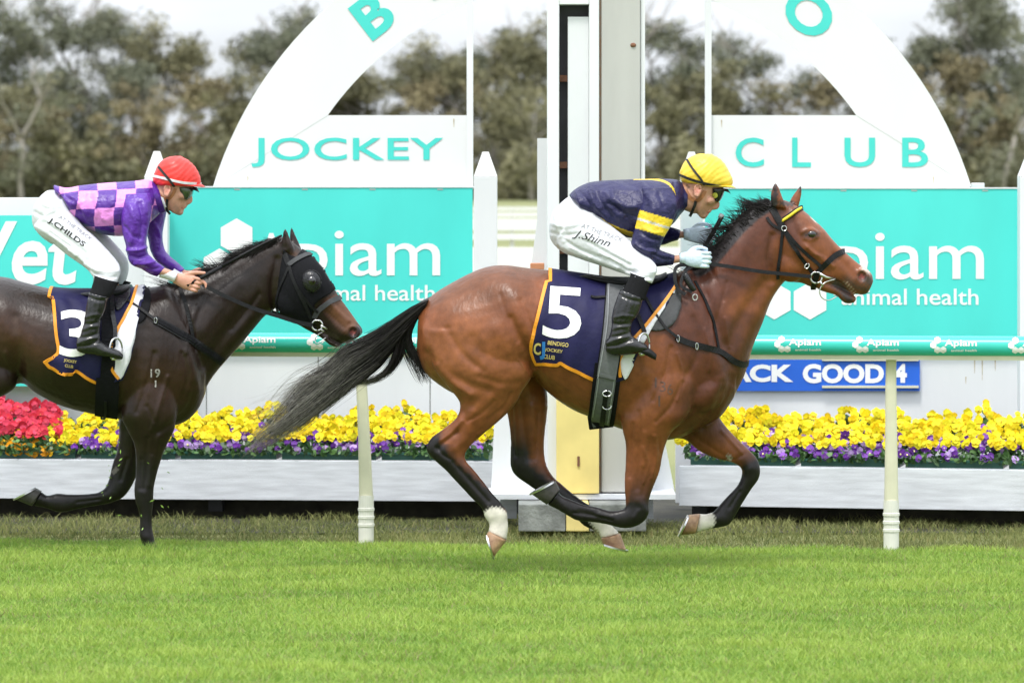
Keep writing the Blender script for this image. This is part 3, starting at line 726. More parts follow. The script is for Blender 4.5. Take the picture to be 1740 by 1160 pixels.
def gum(kind, H, Wd, seed, base=.45, dens=1., layers=18, loc=(0, 0, 0), leaf=.19):
    R = random.Random(seed); g = np.random.default_rng(seed)
    root = empty('gum_tree', loc, 'x', 'tree', 'gum trees beyond the racecourse'); L = Vector(loc)
    mb = MB(); tips = []
    def limb(p, d, ln, r, dep):
        P = [p]; q = Vector(p); dd = Vector(d)
        for k in range(5):
            dd = (dd + Vector((R.gauss(0, .16), R.gauss(0, .16), R.gauss(.04, .08)))).normalized(); q = q + dd*ln/5; P.append(tuple(q))
        mb.tube(P, np.linspace(r, r*.55, 6), 6)
        if dep == 0 or ln < 1.2: tips.append(P[-1]); tips.append(P[3]); return
        for k in range(R.choice((2, 3, 3))):
            a = R.uniform(0, 2*pi); sp = R.uniform(.45, .95); nd = (dd + Vector((cos(a)*sp, sin(a)*sp, R.uniform(-.15, .35)))).normalized()
            limb(tuple(q), nd, ln*R.uniform(.55, .8), r*.55, dep-1)
    limb(tuple(L + Vector((0, 0, -.5))), (R.gauss(0, .12), 0, 1), H*base, H*.020, 3)
    tips += [(L.x+R.gauss(0, Wd*.3), L.y+R.gauss(0, 2), L.z+H*R.uniform(.12, .82)) for _ in range(30)]
    T = np.array(tips); zmax = T[:, 2].max()
    T[:, 2] = L.z + (T[:, 2]-L.z)*H*.93/(zmax-L.z)
    sx = Wd/2/max(1e-3, np.abs(T[:, 0]-L.x).max()); T[:, 0] = L.x+(T[:, 0]-L.x)*sx
    V = []; C = []
    for c in T:
        if R.random() > dens: continue
        hi = (c[2]-L.z)/H; rad = R.uniform(.05, .14)*H*(1.15-.3*hi); n = int((130*(rad/1.3)**2+40)*(1.25-.75*hi))
        v = g.normal(0, 1, (n, 3)); v /= np.linalg.norm(v, axis=1)[:, None]; v *= (g.random(n)**.6)[:, None]*rad*np.array((1.1, 1.1, .78))
        P = c + v; a = g.normal(0, 1, (n, 3)); a /= np.linalg.norm(a, axis=1)[:, None]; b = np.cross(a, g.normal(0, 1, (n, 3))); b /= np.linalg.norm(b, axis=1)[:, None]
        s = (leaf*g.uniform(.6, 1.4, n))[:, None]
        V.append(np.stack([P-a*s, P+b*s*.45, P+a*s, P-b*s*.45], 1).reshape(-1, 3))
        t = R.uniform(.15, .85); C.append(np.repeat(np.clip(t+g.normal(0, .07, n), 0, 1), 4))
    V = np.vstack(V); C = np.concatenate(C); F = np.arange(len(V)).reshape(-1, 4)
    mb.link('trunk', BARK, root, smooth=True)
    link('crown', V, F, CM[kind], root, smooth=False, cols=np.stack([C]*3, 1)); return root
protos = []
TD = 372.
def tx(px, d): return W(px, 0, d)[0]
specs = [(0, 17, 11, 1, .50, .8), (1, 15, 12, 2, .40, .95), (0, 14, 10, 3, .45, .9), (2, 9, 10, 4, .30, 1), (1, 10, 11, 5, .3, 1), (0, 17, 13, 6, .5, .7), (2, 12, 10, 8, .35, .95), (1, 7, 9, 9, .25, 1), (0, 13, 8, 31, .42, .3), (1, 12, 7, 37, .40, .4)]
for i, (k, H, Wd, sd, bs, dn) in enumerate(specs): protos.append(gum(k, H, Wd, sd, bs, dn, loc=(tx(-2600+i*90, TD), TD+30, 0)))
# px, proto, distance, height scale, label
TREES = [(1702, 8, 352, .98, 'pale forked gum trunk standing clear in front at the right edge'), (905, 9, 350, .75, 'pale leaning gum trunk seen in the gap left of the winning post'), (38, 8, 352, .95, 'pale straight gum trunk near the left edge'),
 (20, 5, 378, .98, 'tall open gum tree at the left edge reaching out of the picture'), (130, 0, 384, .98, 'tall grey gum with wispy top left of the red cap'),
 (235, 5, 390, .93, 'tall gum with a gap of sky under its top limbs'), (60, 1, 368, .64, 'dense gum in the middle height at the left'), (165, 2, 372, .76, 'grey green gum standing over the purple jockey'),
 (300, 6, 366, .82, 'rusty brown gum above the red cap'), (385, 1, 380, .98, 'gum rising just left of the arched sign'), (455, 0, 388, .95, 'gum top showing beside the shoulder of the arch'), (515, 2, 380, .95, 'gum partly behind the left shoulder of the arch'),
 (245, 3, 358, .92, 'low rusty gum behind the pointed post'), (105, 4, 356, .62, 'small gum at the left low in the row'), (350, 4, 358, .80, 'bushy olive gum at the foot of the arch'), (430, 3, 360, .9, 'rusty bush beside the foot of the arch'),
 (30, 6, 360, .62, 'brown bush at the left edge'),
 (600, 4, 372, 1.0, 'gum framed by the left window of the arch'), (665, 1, 376, .75, 'olive gum in the left window of the arch'), (735, 6, 370, .82, 'gum beside the left frame post of the arch'), (770, 2, 386, .82, 'thin gum against the sky left of the frame post'),
 (845, 1, 374, .86, 'gum between the JOCKEY board and the winning post'), (900, 1, 382, .98, 'gum touching the winning post on its left'), (870, 4, 364, .8, 'low gum in the gap left of the winning post'), (925, 0, 386, .84, 'gum seen beside the dark slot of the winning post'),
 (1010, 2, 380, .7, 'gum behind the winning post'), (1120, 5, 384, .86, 'gum with flat layered limbs right of the winning post'), (1170, 1, 376, .72, 'olive gum left of the yellow cap'), (1130, 4, 362, .86, 'low gum over the navy jacket'),
 (1240, 4, 370, 1.0, 'gum beside the right frame post of the arch'), (1300, 0, 378, .80, 'gum in the right window of the arch'), (1370, 6, 372, .85, 'brown gum in the right window of the arch'), (1430, 2, 380, .75, 'gum at the corner of the right window of the arch'),
 (1530, 2, 384, .93, 'gum behind the right shoulder of the arch'), (1590, 6, 374, .98, 'rusty gum right of the arch'), (1660, 0, 386, 1.0, 'tall gum right of the arch near the picture edge'), (1720, 5, 378, 1.05, 'tall pale limbed gum at the right edge'), (1700, 3, 360, 1.0, 'rusty bush at the right edge'),
 (1625, 4, 362, .8, 'low gum beyond the end of the CLUB board'), (-60, 1, 380, .9, 'gum outside the left edge'), (1810, 1, 380, .9, 'gum outside the right edge'), (1500, 4, 380, .8, 'gum behind the CLUB board'), (500, 4, 366, .7, 'bush behind the JOCKEY board')]
used = set()
for (px, pi_, d, s, lab) in TREES:
    d = float(d)
    if pi_ not in used:
        used.add(pi_); o = protos[pi_]; o.location = (tx(px, d), d, 0)
    else:
        o = copy_tree(protos[pi_], (tx(px, d), d, 0)); o.rotation_euler.z = random.uniform(0, 6.28) if px < 1000 else random.uniform(-.6, .6)
    o.scale = (1, 1, s*1.08); o['label'] = lab
# scrub along the foot of the trees
V = []; C = []; n = 70000
x = rng.uniform(-52, 52, n); y = rng.uniform(352, 400, n); hmax = 3.6+1.6*np.sin(x*.5)+1.0*np.sin(x*1.9+1); z = rng.random(n)**.8*hmax - .1
P = np.stack([x, y, z], 1); a = rng.normal(0, 1, (n, 3)); a /= np.linalg.norm(a, axis=1)[:, None]; b = np.cross(a, rng.normal(0, 1, (n, 3))); b /= np.linalg.norm(b, axis=1)[:, None]
V = np.stack([P-a*.35, P+b*.18, P+a*.35, P-b*.18], 1).reshape(-1, 3)
c = np.clip(.3+.3*np.sin(x*.9+y*.2)+rng.normal(0, .08, n), 0, 1); c = np.repeat(c, 4)
o = link('scrub', V, np.arange(4*n).reshape(-1, 4), CM[1], smooth=False, cols=np.stack([c]*3, 1)); tag(o, 'brownish scrub along the foot of the gum trees', 'bushes', None, 'stuff')
# ================================================================ HORSES
D1 = 21.4; D2 = 22.7
def horse_mat(name, bump=.12):
    m = pm(name, (.2, .1, .05), .42, .20, 22, bump, 11, vcol=True, spec=.34, bdist=.02, fine=(45, .45, .006))
    t = m.node_tree; b = t.nodes['Principled BSDF']
    # fine hair sheen breaks up the gloss
    n = t.nodes.new('ShaderNodeTexNoise'); n.inputs['Scale'].default_value = 14; n.inputs['Detail'].default_value = 8
    c = t.nodes.new('ShaderNodeTexCoord'); r = t.nodes.new('ShaderNodeMapRange'); r.inputs['To Min'].default_value = .26; r.inputs['To Max'].default_value = .48
    t.links.new(c.outputs['Object'], n.inputs['Vector']); t.links.new(n.outputs[0], r.inputs[0]); t.links.new(r.outputs[0], b.inputs['Roughness'])
    return m
M['bay'] = horse_mat('bay coat'); M['dark_bay'] = horse_mat('dark brown coat', .16)
M['hair'] = pm('black horse hair', (.022, .019, .018), .5, .4, 40, vcol=True, spec=.22)
M['hoof'] = pm('horn of the hoof', (.27, .13, .07), .5, .35, 18, .2, 60, base2=(.42, .27, .15))
M['hoof_dark'] = pm('dark horn of the hoof', (.05, .045, .04), .5, .35, 18, .2, 60)
M['eye'] = pm('horse eye', (.008, .006, .006), .06, .1, 10, coat=1.)
M['flesh'] = pm('inside of the nostril', (.30, .06, .05), .5, .2, 30)

def hoof(root, C, Hh, T, S, w, D, y0, mat, shoe=True):
    f = lambda a, b, k: (a[0]+(b[0]-a[0])*k, a[1]+(b[1]-a[1])*k)
    secs = [(*C, *Hh, w*.82, y0), (*f(C, T, .5), *f(Hh, S, .5), w*.93, y0), (*T, *S, w, y0)]
    V, F = loft(secs, D, K=24, sub=4, n=2.3, egg=-.12)
    o = link('hoof', V, F, mat, root)
    if shoe:
        c = f(T, S, .5); dx, dy = (c[0]-f(C, Hh, .5)[0], c[1]-f(C, Hh, .5)[1]); L = math.hypot(dx, dy); dx, dy = dx/L*2.2, dy/L*2.2
        A = np.array(W(T[0]+dx*.4, T[1]+dy*.4, D+y0)); B = np.array(W(S[0]+dx*.4, S[1]+dy*.4, D+y0)); cc = (A+B)/2; u = (B-A)/2
        P = [cc + u*cos(t)*.98 + np.array((0, w*.97*sin(t), 0)) for t in np.linspace(-2.45+pi, 2.45+pi, 30)]
        P = [cc + u*-cos(t)*.98 + np.array((0, w*.97*sin(t), 0)) for t in np.linspace(-2.5, 2.5, 30)]
        mb = MB(); nrm = np.cross(u, (0, 1, 0)); nrm /= np.linalg.norm(nrm)
        ribbon(mb, P, [nrm]*len(P), .02, .008); s = mb.link('horseshoe', M['steel'], root); s.parent = o
    return o
def blot(C, P, poly, rad, col, edge, cond):
    d, t = seg_dist(P, poly); nz = 2.5*np.sin(P[:, 0]*.9)*np.cos(P[:, 1]*.8); w = np.clip((rad-d+nz)/edge, 0, 1)*cond; return C*(1-w[:, None])+np.array(col)*w[:, None]
def strands(paths, w0, segs, cols, seed=1, mat=None):
    """paths: list of (n,3) arrays -> thin three sided hairs"""
    V = []; F = []; C = []
    for P, col, w in paths:
        n = len(P); T = np.gradient(P, axis=0); T /= np.linalg.norm(T, axis=1)[:, None]+1e-9
        a = np.cross(T, np.array((.3, 1, .2))); a /= np.linalg.norm(a, axis=1)[:, None]+1e-9; b = np.cross(T, a); o = len(V)
        tp = np.linspace(1, .15, n)*w
        for i in range(n):
            for j in range(3): t = 2*pi*j/3; V.append(P[i]+(a[i]*cos(t)+b[i]*sin(t))*tp[i]); C.append(col[i] if np.ndim(col) == 2 else col)
        F += [(o+i*3+j, o+i*3+(j+1) % 3, o+i*3+3+(j+1) % 3, o+i*3+3+j) for i in range(n-1) for j in range(3)]
    return np.array(V), np.array(F), np.array(C)
def hair_lock(guides, n, D, ys, jit, w, colf, curl=2.5, npts=12, seed=3, reach=(.75, 1.05), clump=28):
    """hair between neighbouring px guides; gathered in clumps"""
    R = random.Random(seed); out = []; G = [crom(g_, 6) for g_ in guides]; m = 24
    G = [np.stack([np.interp(np.linspace(0, 1, m), np.linspace(0, 1, len(g_)), g_[:, k]) for k in (0, 1)], 1) for g_ in G]
    cl = [(R.random()*(len(G)-1), R.uniform(*ys), R.random()*6.28, R.uniform(.5, 1.6)) for _ in range(clump)]
    for i in range(n):
        c = R.choice(cl); u = min(len(G)-1.0001, max(0, c[0]+R.gauss(0, .10))); k = int(u); f = u-k
        g_ = G[k]*(1-f)+G[k+1]*f; L = R.uniform(*reach); t = np.linspace(0, min(1, L), npts)
        P = np.stack([np.interp(t, np.linspace(0, 1, m), g_[:, 0]), np.interp(t, np.linspace(0, 1, m), g_[:, 1])], 1)
        jx, jy = R.gauss(0, jit), R.gauss(0, jit); ph = c[2]+R.gauss(0, .5)
        P[:, 0] += jx*t**.7 + curl*c[3]*np.sin(ph+t*6)*t; P[:, 1] += jy*t**.7 + curl*c[3]*np.cos(ph*1.3+t*7)*t
        y = c[1] + R.gauss(0, .012) + R.gauss(0, .02)*t
        out.append((np.array([W(p[0], p[1], D+yy) for p, yy in zip(P, y)]), colf(t, R), w*R.uniform(.6, 1.4)))
    return out

# ---------------------------------------------------------------- bay horse (number 5)
bay = empty('horse', (W(1000, 0, D1)[0], D1, 0), 'glossy bay galloping horse in front, black streaming tail and white hind socks, number 5 cloth', 'horse')
trunk1 = [(712,522,708,600,.09),(727,508,722,632,.165),(745,494,748,655,.205),(770,479,780,672,.235),(801,463,828,684,.258),(831,452.5,870,676,.27),(861,450.5,903,640,.275),(895,455,922,658,.27),
 (932,459,945,678,.272),(980,466,975,697,.285),(1030,473,1010,711,.29),(1070,475,1042,724,.285),(1110,474,1075,735,.268),(1145,466,1118,748,.245),(1175,456,1160,742,.222),(1200,480,1196,724,.20),(1228,530,1226,706,.165),(1250,580,1248,674,.10)]
neck1 = [(1140,478,1185,715,.15),(1168,462,1236,685,.16),(1186,452,1264,640,.15),(1198,441,1279,590,.128),(1214,420,1296,548,.108),(1232,393,1309,512,.092),(1254,367,1324,488,.083),(1280,347,1340,472,.078),(1306,339,1352,450,.07)]
head1 = [(1300,345,1312,410,.05),(1318,338,1318,440,.062),(1337,341,1333,470,.085,0,.0),(1356,351,1347,479,.098,0,-.12),(1371,362,1362,481,.102,0,-.2),(1385,375,1376,487,.094,0,-.22),(1399,388,1388,490,.08,0,-.2),
 (1412,404,1398,487,.067,0,-.1),(1426,419,1410,484,.056),(1445,436,1425,485,.05),(1462,450,1440,493,.052),(1474,457,1455,500,.053),(1482,467,1466,501,.044),(1484,478,1474,499,.03)]
jaw1 = [(1388,470,1392,493,.045),(1402,478,1404,497,.036),(1418,484,1421,502,.032),(1432,492,1431,512,.031),(1444,499,1440,516,.030),(1456,505,1452,514.5,.02)]
ear1n = [(1311,352,1337,354,.024,-.055),(1309,338,1333,343,.024,-.06),(1310,326,1329,333,.019,-.062),(1313,316,1325,321,.011,-.062),(1317,309,1319.5,311,.003,-.06)]
ear1f = [(1340,348,1357,352,.022,.055),(1344,337,1361,337,.020,.06),(1350,328,1362.5,326,.015,.062),(1356,320,1362.5,319,.008,.062),(1359.5,314,1361.5,314,.003,.06)]
lh1 = [(880,560,722,560,.10,-.14),(906,610,735,620,.115,-.145),(905,637,757,652,.10,-.15),(889,662,778,678,.078,-.145),(876,686,781,692,.066,-.14),(858,706,775,710,.056,-.135),(829,731,755,727,.045,-.13),(805,752,731,745,.038,-.13),(792,768,724.5,764,.038,-.13),
 (792,783,735,779,.034,-.13),(807,800,756,798,.027,-.13),(826,824,781,825,.023,-.13),(841,843,803,848,.022,-.13),(853,855,818,863,.025,-.13),(862,870,823,877,.03,-.13),(863,884,831,890,.025,-.13),(864,897,830,899,.028,-.13),(861,917,830,903,.034,-.13)]
rh1 = [(905,590,830,610,.10,.14),(921,630,848,655,.10,.145),(930,668,857,690,.078,.14),(930,700,863,708,.062,.135),(926,735,867.5,745,.046,.13),(925,765,867,775,.037,.13),(929,790,867.5,792,.037,.13),(941,810,876,808,.033,.13),
 (956,823,905,829,.026,.13),(975,839,950,863,.022,.13),(998,855,978,880,.023,.13),(1013,862,992,893,.029,.13),(1030,880,1007,900,.025,.13),(1040,892,1016,905,.026,.13),(1054,906,1021,914,.034,.13)]
lf1 = [(1175,610,1075,600,.06,-.165),(1185,650,1060,655,.082,-.165),(1170,705,1054,700,.09,-.155),(1141,735,1057,728,.074,-.15),(1128,765,1063,755,.056,-.145),(1121,800,1062.5,790,.045,-.14),(1110,828,1061,818,.038,-.14),(1103,850,1062,842,.037,-.14),
 (1103,871,1063,858,.037,-.14),(1094,886,1060,863,.037,-.14),(1077,895,1050,866,.034,-.14),(1057,897,1036,867,.030,-.14),(1030,890.5,1015,861,.025,-.14),(1003,886.5,994,857,.023,-.14),(980,884,975,850,.026,-.14),(962,874,956,842,.031,-.14),(948,866,950,836,.026,-.14),(930,857,951,831,.034,-.14)]
rf1 = [(1205,650,1120,690,.07,.13),(1214,690,1135,738,.075,.13),(1226,714,1164,747,.06,.13),(1247,739,1188,766,.047,.13),(1269,760,1215,778,.039,.13),(1286,778,1245,786,.035,.13),(1292,797,1259,795,.035,.13),
 (1289,814,1260,807,.031,.13),(1277,831,1253,824,.025,.13),(1262,855,1235,843,.022,.13),(1249,877,1220,860,.025,.13),(1239,891,1212,869,.03,.13),(1222,896,1205,871,.026,.13),(1205,899,1200,873,.026,.13),(1181,906,1189,872,.034,.13)]
parts = [loft(trunk1, D1, K=40), loft(neck1, D1, K=32), loft(head1, D1, K=32), loft(jaw1, D1, K=20), loft(ear1n, D1, K=16), loft(ear1f, D1, K=16)] + [loft(l_, D1, K=28) for l_ in (lh1, rh1, lf1, rf1)]
parts += [ball(1376,398,17,13,.03,D1,-.072,-.6), ball(1376,398,17,13,.03,D1,.072,-.6), ball(735,530,16,14,.05,D1,0),      # brow
          ball(1344,450,26,30,.048,D1,-.038), ball(1344,450,26,30,.048,D1,.038),
          ball(1463,469,15,14,.022,D1,-.037), ball(1463,469,15,14,.022,D1,.037),
          ball(1190,660,46,44,.10,D1,-.095), ball(1190,660,46,44,.10,D1,.095)]
V, F = fuse(parts, .0065, 9)
SCALE = 1.0
S1 = [ # (polyline, radius, height, side)
 ([(1160,470),(1190,540),(1214,610),(1222,650)], 12, .010), ([(1222,655),(1190,690),(1150,712)], 14, .010),
 ([(1200,500),(1228,585),(1241,640),(1232,700)], 9, -.009), ([(1226,650),(1218,690),(1195,722),(1168,742)], 6, -.008),
 ([(1130,520),(1120,590),(1105,650),(1072,700)], 12, -.009), ([(1140,540),(1150,610),(1130,670)], 15, .007),
 ([(1178,540),(1185,600),(1165,640)], 6, -.005), ([(1100,640),(1120,680),(1112,735)], 10, .008),
 ([(1085,700),(1088,760),(1083,830)], 4, -.005), ([(1105,745),(1100,800),(1092,840)], 4, -.004), ([(1095,735),(1093,790)], 4, .005),
 ([(1255,420),(1230,470),(1205,520)], 20, .008), ([(1320,490),(1285,540),(1262,590),(1250,630)], 12, .008), ([(1300,478),(1265,530),(1240,585)], 10, -.009),
 ([(1270,400),(1250,440)], 15, .006), ([(1312,400),(1306,440),(1312,478)], 5, -.010),
 # hindquarters
 ([(760,520),(800,560),(835,610),(850,650)], 30, .010), ([(722,560),(740,610),(775,650),(800,670)], 10, .011), ([(728,600),(760,632),(800,655),(832,662)], 8, -.010),
 ([(835,480),(880,510),(900,560)], 26, .008), ([(868,540),(885,575),(900,600),(906,625)], 6, -.013), ([(845,560),(870,600),(885,640)], 16, .010),
 ([(806,575),(818,600),(812,620)], 9, -.005), ([(780,505),(820,500),(850,520)], 22, -.004),
 ([(860,650),(830,680),(800,700),(780,720)], 9, .006), ([(868,668),(858,690),(830,712)], 4, -.006), ([(780,690),(790,710),(775,735)], 7, -.006), ([(805,700),(795,740),(775,760)], 7, .006),
 ([(775,735),(755,750),(745,762)], 5, -.009), ([(770,785),(800,818),(830,852)], 3.5, -.006, -1), ([(790,783),(820,818),(845,850)], 4, .004, -1),
 ([(885,680),(890,730),(900,780)], 5, -.007, 1), ([(905,690),(905,740)], 6, .006, 1),
 # belly and ribs
 ([(915,640),(950,668),(1000,695)], 9, -.006), ([(910,660),(925,600),(920,560)], 10, -.010),
 # head
 ([(1372,420),(1395,440),(1415,452)], 3.5, .007), ([(1372,432),(1392,452),(1408,462)], 5, -.005), ([(1345,372),(1352,392),(1366,410)], 6, -.006),
 ([(1400,395),(1425,425),(1440,442)], 5, .004), ([(1418,432),(1440,455),(1452,468)], 5, -.004),
 ([(1363,394),(1376,389),(1390,395)], 3, .005), ([(1366,405),(1377,408),(1390,402)], 2.5, .003),
 ([(1415,476),(1430,482),(1446,494),(1460,502)], 2.2, -.010), ([(1345,352),(1352,366)], 6, .004),
 # ears: hollow
 ([(1321,318),(1323,338)], 3, .0), ([(1318,345),(1316,325)], 4, -.006, -1),
 # knees, fetlocks
 ([(1085,850),(1098,868)], 6, .004, -1), ([(1010,873),(985,868)], 4, -.005, -1), ([(1040,878),(1010,873)], 4, .003, -1), ([(1270,800),(1278,795)], 7, .004, 1),
 ([(1256,835),(1240,862)], 3, -.005, 1), ([(1175,738),(1215,765),(1248,785)], 4, -.005, 1)]
# tendons and veins
for q in ([(1368,415),(1380,430),(1398,436),(1410,447)], [(1350,425),(1372,440),(1395,455)], [(1196,560),(1206,600),(1204,630)], [(880,610),(900,640)], [(1150,600),(1160,640),(1150,680)],
          [(940,690),(975,700),(1010,712)], [(1092,760),(1102,790),(1094,820)], [(1232,540),(1240,590)], [(855,700),(838,720),(812,738)]):
    S1.append((q, 2.3, .0045))
S1 += [([(1190,430),(1215,470),(1230,510)], 3.5, -.004), ([(1150,500),(1165,540),(1170,580)], 3, -.004), ([(1205,520),(1210,560),(1208,590)], 2.5, .005), ([(1235,480),(1222,530),(1214,560)], 3, -.004), ([(1140,590),(1128,640),(1110,680)], 3.5, -.006), ([(1160,650),(1140,690),(1115,715)], 4, -.006),
 ([(1075,720),(1072,770),(1070,810)], 2.5, -.005), ([(1112,740),(1115,775),(1108,812)], 3, .006), ([(1120,745),(1122,770)], 2, -.004), ([(885,510),(905,560),(915,600)], 4, -.007), ([(850,500),(862,540),(880,580)], 3, -.004), ([(745,620),(770,648),(800,668)], 5, .006), ([(815,640),(850,650),(885,648)], 6, -.006),
 ([(760,560),(785,600),(820,630)], 6, -.006), ([(840,680),(820,700),(795,715)], 3, -.005), ([(785,715),(768,735),(750,748)], 3, .006), ([(742,760),(752,772),(765,780)], 3, -.006), ([(925,690),(965,706),(1005,716)], 3, .004), ([(1245,660),(1225,700),(1200,722)], 5, .007), ([(1180,690),(1160,715),(1140,735)], 3, -.005),
 ([(1265,770),(1250,780),(1235,782)], 3, -.005, 1), ([(1225,730),(1245,752),(1262,770)], 3, .006, 1), ([(870,690),(872,740),(876,775)], 3, -.006, 1), ([(915,700),(912,750),(910,780)], 3, -.005, 1), ([(975,871),(1010,876),(1040,884)], 2.2, -.005, -1), ([(1085,868),(1078,880)], 4, .005, -1)]
S1 = [(q[0], q[1], q[2]*SCALE, *q[3:]) for q in S1]
V = emboss(V, F, S1, D1)
# nostril pits
P = to_px(V)
for (cx_, cy_, rx, ry, dp) in ((1465, 469, 6.5, 8, .022),):
    dd = ((P[:, 0]-cx_)/rx)**2 + ((P[:, 1]-cy_)/ry)**2; w = np.exp(-dd**2) * (np.abs(V[:, 1]-D1) > .018); V[:, 1] -= np.sign(V[:, 1]-D1)*w*dp
C = np.tile(np.array((.195, .062, .022)), (len(V), 1))
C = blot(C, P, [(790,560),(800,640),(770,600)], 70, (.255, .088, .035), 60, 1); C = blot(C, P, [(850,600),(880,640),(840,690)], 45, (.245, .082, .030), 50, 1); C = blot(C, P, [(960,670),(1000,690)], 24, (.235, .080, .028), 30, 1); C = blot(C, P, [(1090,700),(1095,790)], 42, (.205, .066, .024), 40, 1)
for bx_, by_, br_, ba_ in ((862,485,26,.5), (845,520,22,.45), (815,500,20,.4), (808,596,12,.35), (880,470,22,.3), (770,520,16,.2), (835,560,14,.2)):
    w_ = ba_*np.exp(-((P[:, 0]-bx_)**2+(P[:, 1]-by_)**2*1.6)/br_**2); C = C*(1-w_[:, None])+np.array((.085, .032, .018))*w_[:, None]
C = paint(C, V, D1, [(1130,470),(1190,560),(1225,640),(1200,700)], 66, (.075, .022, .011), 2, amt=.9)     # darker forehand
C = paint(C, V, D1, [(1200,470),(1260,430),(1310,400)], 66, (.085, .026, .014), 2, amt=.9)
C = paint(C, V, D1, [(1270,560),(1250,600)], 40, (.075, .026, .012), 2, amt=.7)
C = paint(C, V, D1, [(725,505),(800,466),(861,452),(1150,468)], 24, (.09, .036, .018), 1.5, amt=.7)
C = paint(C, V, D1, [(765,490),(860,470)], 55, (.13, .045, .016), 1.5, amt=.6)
C = paint(C, V, D1, [(1345,460),(1330,420)], 26, (.17, .052, .015), 1.5, amt=.7)
BL = (.010, .008, .008)
for pts, rad, sd in (([(752,712),(728,745),(735,775),(765,808),(835,862)], [14, 32, 46, 42, 38], -1), ([(890,715),(872,790),(905,830),(1000,875)], [22, 50, 50, 38], 1),
   ([(1090,785),(1090,870),(1060,885),(1000,870),(930,845)], [22, 48, 50, 42, 36], -1), ([(1262,757),(1285,805),(1262,840),(1225,885)], [22, 40, 42, 42], 1)):
    yr = V[:, 1]-D1; d, t = seg_dist(P, crom(pts, 4)); r = np.interp(t, np.linspace(0, 1, len(rad)), rad); w = np.clip((1-d/r)*2.0+.05*np.sin(P[:, 0]*.35+P[:, 1]*.1)+.04*np.sin(P[:, 1]*.5), 0, 1)**1.3*np.clip(t/.20, 0, 1)*(yr*sd > .03)
    C = C*(1-w[:, None]) + np.array(BL)*w[:, None]
WH = (.62, .58, .50)
yr = V[:, 1]-D1
C = blot(C, P, [(842,886),(846,910)], 27, WH, 4, yr < -.03); C = blot(C, P, [(1018,876),(1042,908)], 21, WH, 4, yr > .03)
C = blot(C, P, [(1186,888),(1198,884)], 19, WH, 4, yr > .03)
C = blot(C, P, [(1383,372),(1386,374)], 7, (.5, .42, .36), 4, np.abs(yr) < .035)
C = blot(C, P, [(1467,455),(1476,462)], 6, (.55, .42, .36), 4, np.abs(yr) < .05)
# dark muzzle, eye rims, ear tips
C = blot(C, P, [(1442,508),(1432,492),(1420,482)], 13, (.045, .032, .03), 9, 1); C = blot(C, P, [(1474,492),(1455,488),(1440,476)], 13, (.075, .045, .036), 14, 1)
C = blot(C, P, [(1465,470),(1478,478)], 12, (.07, .045, .04), 8, 1); C = blot(C, P, [(1465,469)], 5.5, (.30, .06, .05), 3, 1)
C = blot(C, P, [(1370,399),(1386,398)], 9, (.05, .03, .028), 8, np.abs(yr) > .05)
C = blot(C, P, [(1316,312),(1318,332)], 8, (.03, .02, .02), 6, yr < 0); C = blot(C, P, [(1361,312),(1361,322)], 7, (.03, .02, .02), 6, yr > 0)
C = blot(C, P, [(1328,345),(1345,347)], 7, (.04, .025, .02), 5, 1)
C = blot(C, P, [(1436,479),(1446,490),(1455,500)], 2.2, (.42, .30, .24), 2, 1)
C = blot(C, P, [(1238,776),(1240,780)], 5, (.35, .32, .30), 3, (yr > .03))
# mane roots
crest = np.array([(1308,338),(1280,347),(1254,367),(1232,393),(1214,420),(1198,441),(1186,452)]); mline = np.array([(1310,354),(1286,376),(1257,404),(1229,438),(1205,455),(1186,462)])
d, t = seg_dist(P, [(1309,344),(1282,361),(1255,386),(1230,416),(1205,446),(1188,457)]); w = np.clip((15-d)/4, 0, 1); C = C*(1-w[:, None])+np.array((.022,.018,.018))*w[:, None]
# freeze brand
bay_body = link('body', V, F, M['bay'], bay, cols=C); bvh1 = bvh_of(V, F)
mb = MB()
for s_, bx in (('1', (1113,641,1115.5,658)), ('3', (1121,648,1131,665)), ('6', (1134,652,1143,670)), ('1', (1119,672,1121.5,690))):
    Pt, Ft = text_px(s_, bx, bold=-.015); laid(mb, Pt, Ft, bvh1, D1, .002)
mb.link('freeze_brand', pm('grey branded hair', (.10, .055, .04), .6, .3, 60), bay)
for sg in (-1, 1):
    Ve, Fe = ball(1379, 398, 7.5, 6, .013, D1, sg*.094); link('eye', Ve, Fe, M['eye'], bay)
hoof(bay, (861,917), (830,902), (839,946), (827,907), .055, D1, -.13, M['hoof'])
hoof(bay, (1054,906), (1021,914), (1064,934), (1024,923), .055, D1, .13, M['hoof'])
hoof(bay, (929,857), (951,831), (903,839), (944,817), .055, D1, -.14, M['hoof_dark'])
hoof(bay, (1181,906), (1189,872), (1155,909), (1171,874), .055, D1, .13, M['hoof'])
# tail
def tailcol(t, R):
    k = R.random(); g_ = np.array((.010, .008, .008))*(1+1.2*R.random()); tip = np.array((.34, .31, .27)) if k > .5 else np.array((.05, .045, .04)); return g_ + (tip-g_)*np.clip((t-.58)/.42, 0, 1)[:, None]**1.1
def tailgrey(t, R): return np.array((.03, .027, .026)) + np.array((.34, .32, .30))*np.clip((t-.3)/.5, 0, 1)[:, None]
gA = [[(728,509),(697,527),(659,555),(620,577),(586,592),(556,622),(510,650),(470,700),(428,752)],
      [(726,513),(696,536),(656,572),(622,598),(590,616),(560,645),(520,680),(475,720),(424,760)],
      [(724,518),(697,543),(662,580),(632,608),(602,628),(572,655),(532,690),(488,722),(440,752)],
      [(722,522),(699,550),(672,586),(646,618),(618,640),(585,664),(545,692),(505,722),(462,745)]]
hp = hair_lock(gA, 1400, D1, (-.06, .06), 6, .0016, tailcol, 9, 22, 5, (.42, 1.08), 80)
